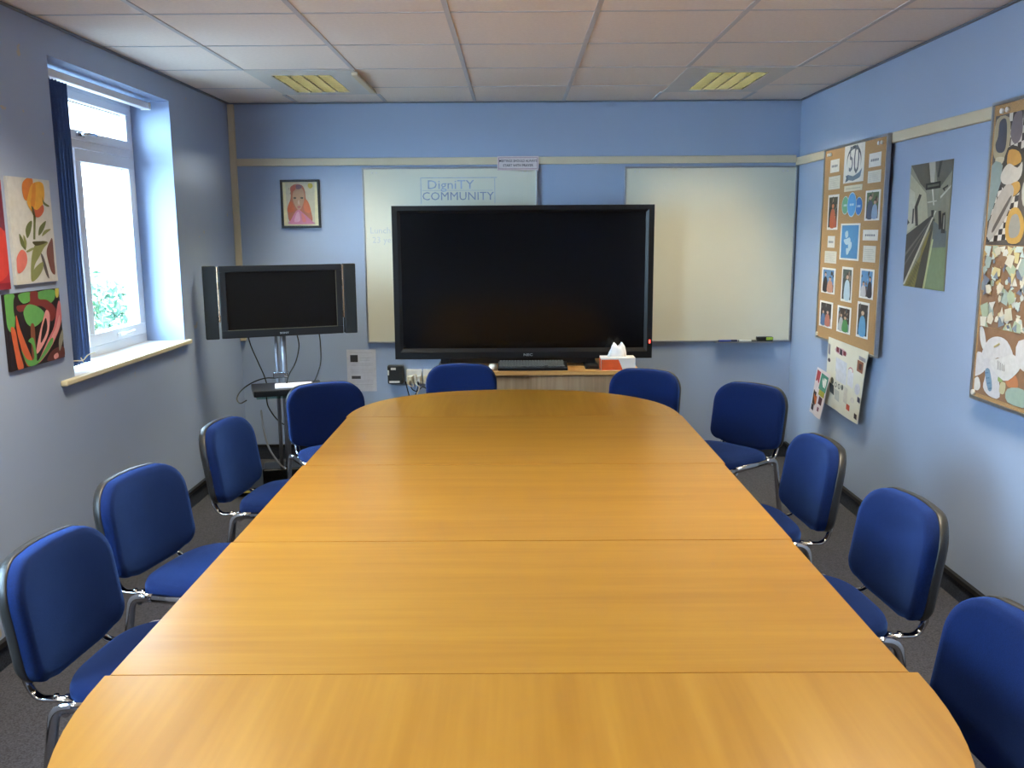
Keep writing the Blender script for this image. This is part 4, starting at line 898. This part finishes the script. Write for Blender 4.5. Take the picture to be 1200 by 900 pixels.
for p, c in (([(.01, .98), (.04, .96), (.07, .72), (.05, .66), (.02, .78)], (208, 206, 204)), ([(.04, .62), (.08, .82), (.15, .90), (.22, .86), (.27, .68), (.24, .58), (.16, .60), (.10, .48), (.05, .52)], (206, 204, 204)), ([(-.01, .58), (.05, .60), (.08, .40), (.02, .26), (-.01, .28)], (210, 208, 208)),
             ([(.06, .52), (.12, .55), (.17, .40), (.20, .05), (.12, .02), (.07, .12), (.08, .30)], (204, 202, 206)), ([(.075, .36), (.11, .40), (.14, .14), (.11, .10)], (116, 156, 190)), ([(.16, .58), (.22, .60), (.23, .46), (.18, .34), (.15, .42)], (186, 182, 172)), ([(.0, .20), (.03, .24), (.05, .12), (.03, .04), (-.01, .06)], (216, 214, 208)),
             ([(.21, .50), (.26, .54), (.28, .40), (.23, .36)], (206, 160, 90)), ([(.23, .38), (.30, .42), (.32, .26), (.25, .24)], (200, 120, 70)), ([(.20, .26), (.235, .27), (.23, .12), (.195, .12)], (196, 186, 140)), ([(.18, .34), (.21, .36), (.21, .28), (.18, .27)], (150, 176, 100)), ([(.25, .2), (.36, .26), (.4, .04), (.26, .02)], (150, 176, 160)),
             ([(.10, .50), (.20, .62), (.27, .70), (.33, .60), (.30, .44), (.22, .30)], (210, 208, 206)), ([(.3, .9), (.45, .95), (.5, .6), (.38, .5), (.3, .6)], (206, 204, 204)), ([(.5, .5), (.7, .6), (.75, .2), (.55, .1)], (208, 206, 206)), ([(.7, .9), (.9, .9), (1.0, .6), (.8, .5)], (200, 200, 206)), ([(.8, .4), (1.05, .4), (1.0, .1), (.85, .05)], (120, 156, 190))): s.blob([(U(a), b) for a, b in p], c, raw=True, n=3)
for k in range(5): s.poly([(U(.165 + k * .012), .56 - k * .01), (U(.168 + k * .012), .57 - k * .01), (U(.175 + k * .012), .44), (U(.171 + k * .012), .43)], (120, 116, 112), raw=True)
for k in range(4): s.poly([(U(.079 + k * .013), .34 - k * .07), (U(.105 + k * .011), .36 - k * .07), (U(.107 + k * .011), .345 - k * .07), (U(.081 + k * .013), .325 - k * .07)], (90, 130, 170), raw=True)
s.poly([(U(.13), .75), (U(.17), .82), (U(.175), .80), (U(.135), .73)], (196, 180, 110), raw=True)
s.done('paper_relief', 'large white cut paper figures at the bottom of the right cork board', 'collage')

# ------------------------------------------------------------------ cabinet under the display
CX0, CX1, CY0, CY1, CT = -.50, .80, 5.70, 6.285, .725
cb_ = empty('cabinet', ((CX0 + CX1) / 2, (CY0 + CY1) / 2, 0), 'low wooden cabinet under the big display, behind the far chairs', 'cabinet')
bm = NB(); box(bm, CX0, CX1, CY0, CY1, CT - .028, CT, bev=.002); obj('cabinet_top', bm, M_CABT, cb_)
bm = NB()
for a in ((CX0 + .01, CX0 + .03, CY0 + .03, CY1, .05, CT - .028), (CX1 - .03, CX1 - .01, CY0 + .03, CY1, .05, CT - .028), (CX0 + .03, CX1 - .03, CY1 - .012, CY1, .05, CT - .028), (CX0 + .03, CX1 - .03, CY0 + .03, CY1 - .012, .05, .07), (CX0 + .02, CX1 - .02, CY0 + .07, CY1 - .03, 0, .05)): box(bm, *a)
obj('carcass', bm, M_CABF, cb_)
bm = NB(); box(bm, CX0 + .032, .10, CY0 + .046, CY0 + .062, .072, CT - .034, bev=.001); obj('sliding_door', bm, M_CABF, cb_)
bm = NB(); box(bm, .088, CX1 - .032, CY0 + .026, CY0 + .042, .072, CT - .034, bev=.001); d2 = obj('sliding_door', bm, M_CABF, cb_)
bm = NB(); tube(bm, [(.14, CY0 + .027, .42), (.14, CY0 + .022, .42)], .022, 16); sub('finger_pull', bm, M_ALU, d2, cb_)

# ------------------------------------------------------------------ big display
DX0, DX1, DZ0, DZ1, DYF = -.797, .901, .778, 1.776, 5.895
disp = empty('display_screen', ((DX0 + DX1) / 2, DYF + .06, CT), 'very large black flat display standing on the cabinet in front of the whiteboards', 'display')
bm = NB(); box(bm, DX0 + .03, DX1 - .03, DYF + .03, DYF + .115, DZ0 + .03, DZ1 - .03, bev=.01); obj('rear_case', bm, M_BLACKP, disp)
bm = NB(); bt_, bb_, bs_ = .052, .075, .058
o0 = [(DX0, DZ0), (DX1, DZ0), (DX1, DZ1), (DX0, DZ1)]; i0 = [(DX0 + bs_, DZ0 + bb_), (DX1 - bs_, DZ0 + bb_), (DX1 - bs_, DZ1 - bt_), (DX0 + bs_, DZ1 - bt_)]
m0 = [(DX0 + .035, DZ0 + .045), (DX1 - .035, DZ0 + .045), (DX1 - .035, DZ1 - .03), (DX0 + .035, DZ1 - .03)]
def loop(pts, y): return [bm.verts.new((x, y, z)) for x, z in pts]
L0, L1, L2, L3, L4 = loop(o0, DYF + .035), loop(o0, DYF + .003), loop([(x + (.003 if i in (0, 3) else -.003), z + (.003 if i < 2 else -.003)) for i, (x, z) in enumerate(o0)], DYF), loop(m0, DYF + .001), loop(i0, DYF + .014)
for A, B in ((L0, L1), (L1, L2), (L2, L3), (L3, L4)):
    for k in range(4): bm.faces.new((A[k], A[(k + 1) % 4], B[(k + 1) % 4], B[k]))
bz = obj('bezel', bm, mat('display_bezel', (14, 14, 15), .3, spec=.5, noise=(15, .05)), disp)
bm = NB(); text_into(bm, 'NEC', .022, Matrix.Translation(((DX0 + DX1) / 2 + .03, DYF - .0006, DZ0 + .026)) @ Matrix.Rotation(PI / 2, 4, 'X'), 0, 1.4, bold=.0006); sub('lettering', bm, mat('silver_print', (168, 170, 174), .4, noise=(20, .03)), bz, disp)
bm = NB(); box(bm, DX1 - .022, DX1 - .013, DYF - .002, DYF + .001, DZ0 + .10, DZ0 + .122); sub('power_light', bm, mat('red_led', (255, 40, 30), .4, emit=((1.0, .06, .04), 4.0)), bz, disp)['label'] = 'glowing red power light'
bm = NB(); box(bm, DX0 + .05, DX1 - .05, DYF + .012, DYF + .03, DZ0 + .065, DZ1 - .045); obj('screen', bm, M_SCREEN, disp)
for sx in (-.47, .50):
    bm = NB(); box(bm, sx - .045, sx + .045, DYF - .03, DYF + .28, CT, CT + .014, bev=.003); box(bm, sx - .03, sx + .03, DYF + .05, DYF + .10, CT + .012, DZ0 + .04, bev=.003); obj('stand_foot', bm, M_BLACKP, disp)
bm = NB(); box(bm, -.44, .47, DYF + .055, DYF + .085, CT + .016, DZ0 + .002); obj('stand_bar', bm, M_BLACKP, disp)

# ------------------------------------------------------------------ things on the cabinet
kb = empty('keyboard', (.11, 5.79, CT), 'black computer keyboard on the cabinet below the display', 'keyboard')
KM = Matrix.Translation((.11, 5.785, CT + .010)) @ Matrix.Rotation(math.radians(10), 4, 'X')
bm = NB(); box(bm, -.225, .225, -.075, .075, .004, .020, bev=.004, M=KM); obj('case', bm, M_BLACKP, kb)
bm = NB()
for r_ in range(6):
    x = -.215; z0_ = .020
    while x < .20:
        w = .0165 if not (r_ == 5 and -.12 < x < -.02) else .1
        if r_ < 6 and not (.075 < x < .085 or .15 < x < .153): box(bm, x, x + w, .055 - r_ * .0215, .055 - r_ * .0215 + .0165, z0_, z0_ + .008, 0, M=KM)
        x += w + .0025
obj('keys', bm, mat('key_grey', (96, 96, 94), .5, noise=(90, .3)), kb)
bm = NB(); rr = []
for (sc, zz) in ((1.0, CT + .001), (1.02, CT + .012), (.9, CT + .024), (.6, CT + .033), (.3, CT + .036)): rr.append([(-.150 + .03 * sc * math.cos(2 * PI * k / 18), 5.79 + .052 * sc * math.sin(2 * PI * k / 18), zz) for k in range(18)])
rr.append([(-.150, 5.79, CT + .037)]); vs = rings(bm, rr); bm.faces.new(vs[0][::-1]); tag(obj('computer_mouse', bm, M_WHITEP), 'white computer mouse left of the keyboard, partly behind a chair', 'mouse')
bm = NB(); box(bm, .452, .541, 5.765, 5.86, CT + .0005, CT + .026, bev=.004); box(bm, .47, .48, 5.762, 5.766, CT + .010, CT + .015, 0); tag(obj('set_top_box', bm, M_BLACKP), 'small flat black box between the keyboard and the tissue box', 'box')
tb = empty('tissue_box', (.66, 5.77, CT), 'orange and white cardboard tissue box with a tissue sticking up', 'tissue box')
bm = NB(); TX_0, TX_1, TY_0, TY_1, TH = .548, .768, 5.71, 5.825, .082
box(bm, TX_0, TX_1, TY_0, TY_1, CT + .0005, CT + TH, 0, bev=.0015)
def fq(pts, mi, y): f = bm.faces.new([bm.verts.new((x, y, z)) for x, z in pts]); f.material_index = mi
fq([(TX_0 + .002, CT + .002), (TX_0 + .140, CT + .002), (TX_0 + .112, CT + TH - .012), (TX_0 + .002, CT + TH - .012)], 1, TY_0 - .0005)
f = bm.faces.new([bm.verts.new(p) for p in ((TX_0 - .0005, TY_1 - .003, CT + .002), (TX_0 - .0005, TY_0 + .002, CT + .002), (TX_0 - .0005, TY_0 + .002, CT + TH - .012), (TX_0 - .0005, TY_1 - .003, CT + TH - .012))]); f.material_index = 1
obj('carton', bm, [mat('carton_white', (232, 226, 222), .5, noise=(20, .02)), mat('carton_orange', (226, 88, 34), .5, noise=(25, .08))], tb, recalc=False)
bm = NB(); n = 26; rr = []
for (hh, rx, ry) in ((.0, .058, .018), (.03, .052, .022), (.06, .040, .020), (.085, .026, .012)):
    ring = []
    for k in range(n):
        a = 2 * PI * k / n; fold = 1 + .18 * math.sin(a * 5 + hh * 30)
        ring.append((.655 + rx * fold * math.cos(a) + hh * .06, 5.767 + ry * fold * math.sin(a), CT + TH - .004 + hh + (.014 * math.sin(a * 2 + 1) if hh > .05 else 0)))
    rr.append(ring)
rings(bm, rr); o = obj('tissue', bm, mat('tissue_paper', (240, 240, 242), .8, noise=(20, .02)), tb); o.modifiers.new('t', 'SOLIDIFY').thickness = .001

# ------------------------------------------------------------------ sockets, wall box, cables on the back wall
bm = NB(); box(bm, -.905, -.795, D - .055, D - .001, .553, .683, 0, bev=.008)
fq2 = lambda x0, x1, z0, z1: box(bm, x0, x1, D - .0565, D - .054, z0, z1, 1)
fq2(-.880, -.845, .652, .668); fq2(-.893, -.820, .560, .574); fq2(-.903, -.893, .615, .650)
tag(obj('wall_control_box', bm, [M_SHELL, M_WHITEP]), 'square black box with white stickers fixed to the wall left of the sockets', 'control box')
def socket(x0, x1, z0, z1, label):
    r = empty('wall_socket', ((x0 + x1) / 2, D, z0), label, 'socket', 'white sockets behind the far left chair')
    bm = NB(); box(bm, x0, x1, D - .024, D - .001, z0, z1, bev=.004); obj('faceplate', bm, M_WHITEP, r)
    w = (x1 - x0)
    for k in range(2 if w > .1 else 1):
        cx = x0 + w * (k + .5) / (2 if w > .1 else 1)
        bm = NB(); box(bm, cx - .020, cx + .020, D - .055, D - .024, z0 + .015, z0 + .062, bev=.005); obj('plug', bm, M_WHITEP if k else M_CREAM, r)
        bm = NB(); box(bm, cx - .006, cx + .006, D - .028, D - .023, z1 - .028, z1 - .012); obj('switch', bm, M_WHITEP, r)
socket(-.775, -.665, .545, .650, 'white double socket with two plugs, just right of the black wall box')
socket(-.658, -.548, .545, .650, 'white socket partly hidden behind the far left chair back')
def cable(pts, r, m, label, g='cables behind the far end of the table'):
    bm = NB(); tube(bm, smooth_path(pts), r, 7); return tag(obj('cable', bm, m), label, 'cable', g)
cable([(-.78, D - .05, .57), (-.765, D - .045, .50), (-.75, D - .04, .44), (-.735, D - .045, .42), (-.715, D - .04, .46), (-.69, D - .05, .54), (-.69, D - .06, .57)], .004, M_CABLE, 'black cable looping in a V below the double socket')
cable([(-.75, D - .065, .58), (-.735, D - .06, .52), (-.70, D - .055, .50), (-.66, D - .06, .53), (-.62, D - .065, .51), (-.57, D - .06, .45), (-.56, D - .05, .30), (-.55, D - .05, .15)], .004, M_CABLE, 'black cable drooping from the sockets behind the chair')
cable([(-.74, D - .07, .60), (-.755, D - .07, .55), (-.72, D - .075, .54), (-.735, D - .07, .60), (-.70, D - .07, .62), (-.71, D - .065, .56), (-.68, D - .07, .53), (-.70, D - .07, .48)], .0035, M_CREAM, 'pale tangled cable in front of the double socket')

# ------------------------------------------------------------------ television on a stand in the left corner
ST = Vector((-1.50, 5.66, 0)); A_TV = math.radians(23)
R_TV = Matrix.Translation((-1.445, 5.585, 0)) @ Matrix.Rotation(A_TV, 4, 'Z')       # local x along the screen, -y toward the viewer
tv = empty('television', (-1.445, 5.585, .95), 'smaller flat television with side speakers on the chrome stand in the left corner', 'television')
tvz0, tvz1 = .975, 1.415
def tvbox(bm, x0, x1, y0, y1, z0, z1, bev=.004, mi=0): box(bm, x0, x1, y0, y1, z0, z1, mi, bev=bev, M=R_TV)
bm = NB(); tvbox(bm, -.36, .36, .012, .075, tvz0 + .01, tvz1 - .005, .01); obj('rear_case', bm, M_BLACKP, tv)
bm = NB(); w = .038
for a in ((-.372, .372, tvz0, tvz0 + .048), (-.372, .372, tvz1 - w, tvz1), (-.372, -.372 + w, tvz0 + .048, tvz1 - w), (.372 - w, .372, tvz0 + .048, tvz1 - w)): tvbox(bm, a[0], a[1], -.010, .014, a[2], a[3], .003)
bz = obj('bezel', bm, M_BEZEL, tv)
bm = NB()
for a in ((-.336, .336, tvz0 + .046, tvz0 + .051), (.332, .336, tvz0 + .046, tvz1 - .036)): tvbox(bm, a[0], a[1], -.0115, -.009, a[2], a[3], 0)
sub('inner_trim', bm, mat('dull_gold_trim', (104, 100, 82), .4, metal=.6, noise=(20, .05)), bz, tv)
bm = NB(); text_into(bm, 'SONY', .016, R_TV @ Matrix.Translation((.0, -.0106, tvz0 + .020)) @ Matrix.Rotation(PI / 2, 4, 'X'), 0, 1.3, bold=.0004); sub('lettering', bm, MATS['silver_print'], bz, tv)
bm = NB(); tvbox(bm, -.338, .338, -.002, .004, tvz0 + .045, tvz1 - .035, 0); obj('screen', bm, M_SCREENM, tv)
for sg in (-1, 1):
    bm = NB(); x0, x1 = sorted((sg * .386, sg * .462)); tvbox(bm, x0, x1, -.008, .05, tvz0 - .002, tvz1 + .0, .004); sp = obj('side_speaker', bm, mat('speaker_cloth', (18, 20, 23), .8, noise=(300, .3), bump=(500, .4)), tv)
    bm = NB(); x0, x1 = sorted((sg * .375, sg * .383)); tvbox(bm, x0, x1, -.006, .03, tvz0 + .10, tvz1 - .005, .002); sub('chrome_strip', bm, mat('warm_chrome', (214, 180, 150), .25, metal=1.0, noise=(10, .05)), sp, tv)
    bm = NB(); x0, x1 = sorted((sg * .36, sg * .40)); tvbox(bm, x0, x1, .02, .04, tvz0 + .1, tvz0 + .14, 0); tvbox(bm, x0, x1, .02, .04, tvz1 - .14, tvz1 - .10, 0); sub('speaker_bracket', bm, M_BLACKP, sp, tv)
st = empty('television_stand', (ST.x, ST.y, 0), 'chrome twin-pole television stand with black base and glass shelf in the left corner', 'stand')
bm = NB(); M_ = Matrix.Translation((-1.50, 5.66, 0)) @ Matrix.Rotation(math.radians(12), 4, 'Z')
box(bm, -.33, .33, -.27, .27, 0.02, .055, 0, bev=.012, M=M_); box(bm, -.14, .14, -.05, .14, .05, .115, 0, bev=.01, M=M_); base = obj('base', bm, mat('gloss_black', (14, 14, 15), .2, spec=.5, noise=(10, .05)), st)
bm = NB(); box(bm, -.30, -.16, -.272, -.270, .030, .044, M=M_); sub('yellow_label', bm, mat('yellow_sticker', (196, 186, 90), .5, noise=(30, .1)), base, st)['label'] = 'yellow sticker'
for (a, b) in ((-.27, -.22), (.27, -.22), (-.27, .22), (.27, .22)):
    bm = NB(); p = M_ @ Vector((a, b, 0)); tube(bm, [(p.x, p.y, 0), (p.x, p.y, .022)], .022, 12); sub('castor', bm, M_BLACKP, base, st)
for dx in (-.026, .020):
    bm = NB(); tube(bm, [(ST.x + dx, ST.y + .02, .10), (ST.x + dx, ST.y + .02, 1.24)], .019 if dx > 0 else .012, 16); obj('pole', bm, M_POLE, st)
bm = NB(); box(bm, ST.x - .05, ST.x + .045, ST.y + .0, ST.y + .042, .695, .735, bev=.006); tube(bm, [(ST.x + .02, ST.y - .03, .715), (ST.x + .02, ST.y + .01, .715)], .012, 10); obj('shelf_clamp', bm, M_CHROME, st)
bm = NB(); box(bm, ST.x - .12, ST.x + .12, ST.y - .03, ST.y + .04, 1.10, 1.28, bev=.004); obj('mount_plate', bm, M_BLACKP, st)
SH = Matrix.Translation((-1.435, 5.57, 0)) @ Matrix.Rotation(math.radians(19), 4, 'Z')
bm = NB(); box(bm, -.20, .20, -.16, .19, .612, .620, 0, bev=.002, M=SH); obj('glass_shelf', bm, M_SHELFG, st)
bm = NB()
for sx in (-.05, .05): box(bm, sx - .008, sx + .008, .05, .16, .600, .612, 0, M=SH)
obj('shelf_bracket', bm, M_CHROME, st)
bm = NB(); box(bm, -.215, .215, -.15, .15, .624, .662, 0, bev=.004, M=SH); box(bm, -.20, .20, -.1515, -.149, .630, .655, 1, M=SH)
for sx in (-.17, .17): box(bm, sx - .015, sx + .015, -.08, .08, .620, .625, 0, M=SH)
tag(obj('dvd_player', bm, [M_BLACKP, M_BEZEL]), 'slim black player on the glass shelf of the television stand', 'dvd player')
pm = SH @ Matrix.Translation((.035, -.02, 0)) @ Matrix.Rotation(math.radians(-4), 4, 'Z')
bm = NB(); box(bm, -.115, .115, -.075, .075, .662, .666, 0, M=pm); box(bm, -.113, .112, -.073, .074, .666, .672, 0, M=pm)
tag(obj('booklet', bm, mat('white_paper', (240, 232, 236), .6, noise=(30, .02))), 'white booklet lying on the black player in the left corner', 'booklet')
cable([(-1.68, 5.60, .985), (-1.665, 5.62, .90), (-1.63, 5.63, .80), (-1.60, 5.635, .72), (-1.585, 5.63, .668)], .004, M_CABLE, 'black cable dropping from the left of the television to the player', 'cables of the television')
cable([(-1.52, 5.69, .69), (-1.60, 5.66, .695), (-1.67, 5.60, .675), (-1.715, 5.52, .64), (-1.725, 5.46, .60), (-1.70, 5.44, .575), (-1.665, 5.46, .59)], .004, M_CABLE, 'black cable looping over the left end of the player', 'cables of the television')
cable([(-1.38, 5.64, .985), (-1.375, 5.66, .90), (-1.40, 5.66, .80), (-1.44, 5.63, .72), (-1.45, 5.60, .668)], .004, M_CABLE, 'black cable dropping just right of the chrome poles', 'cables of the television')
cable([(-1.25, 5.68, 1.00), (-1.245, 5.69, .92), (-1.245, 5.68, .80), (-1.265, 5.66, .72), (-1.29, 5.64, .665)], .004, M_CABLE, 'black cable dropping from the right of the television', 'cables of the television')
cable([(-1.60, 5.66, .60), (-1.60, 5.70, .50), (-1.54, 5.72, .40), (-1.46, 5.72, .37), (-1.32, 5.80, .36)], .004, M_CABLE, 'black cable crossing behind the chrome poles below the shelf', 'cables of the television')
cable([(-1.62, 5.60, .50), (-1.605, 5.58, .38), (-1.57, 5.56, .26), (-1.51, 5.56, .16), (-1.47, 5.56, .125)], .006, M_CABLEG, 'grey cable curving down to the black base of the television stand', 'cables of the television')

for o in list(bpy.data.objects):
    if '_w' in o.keys(): del o['_w']
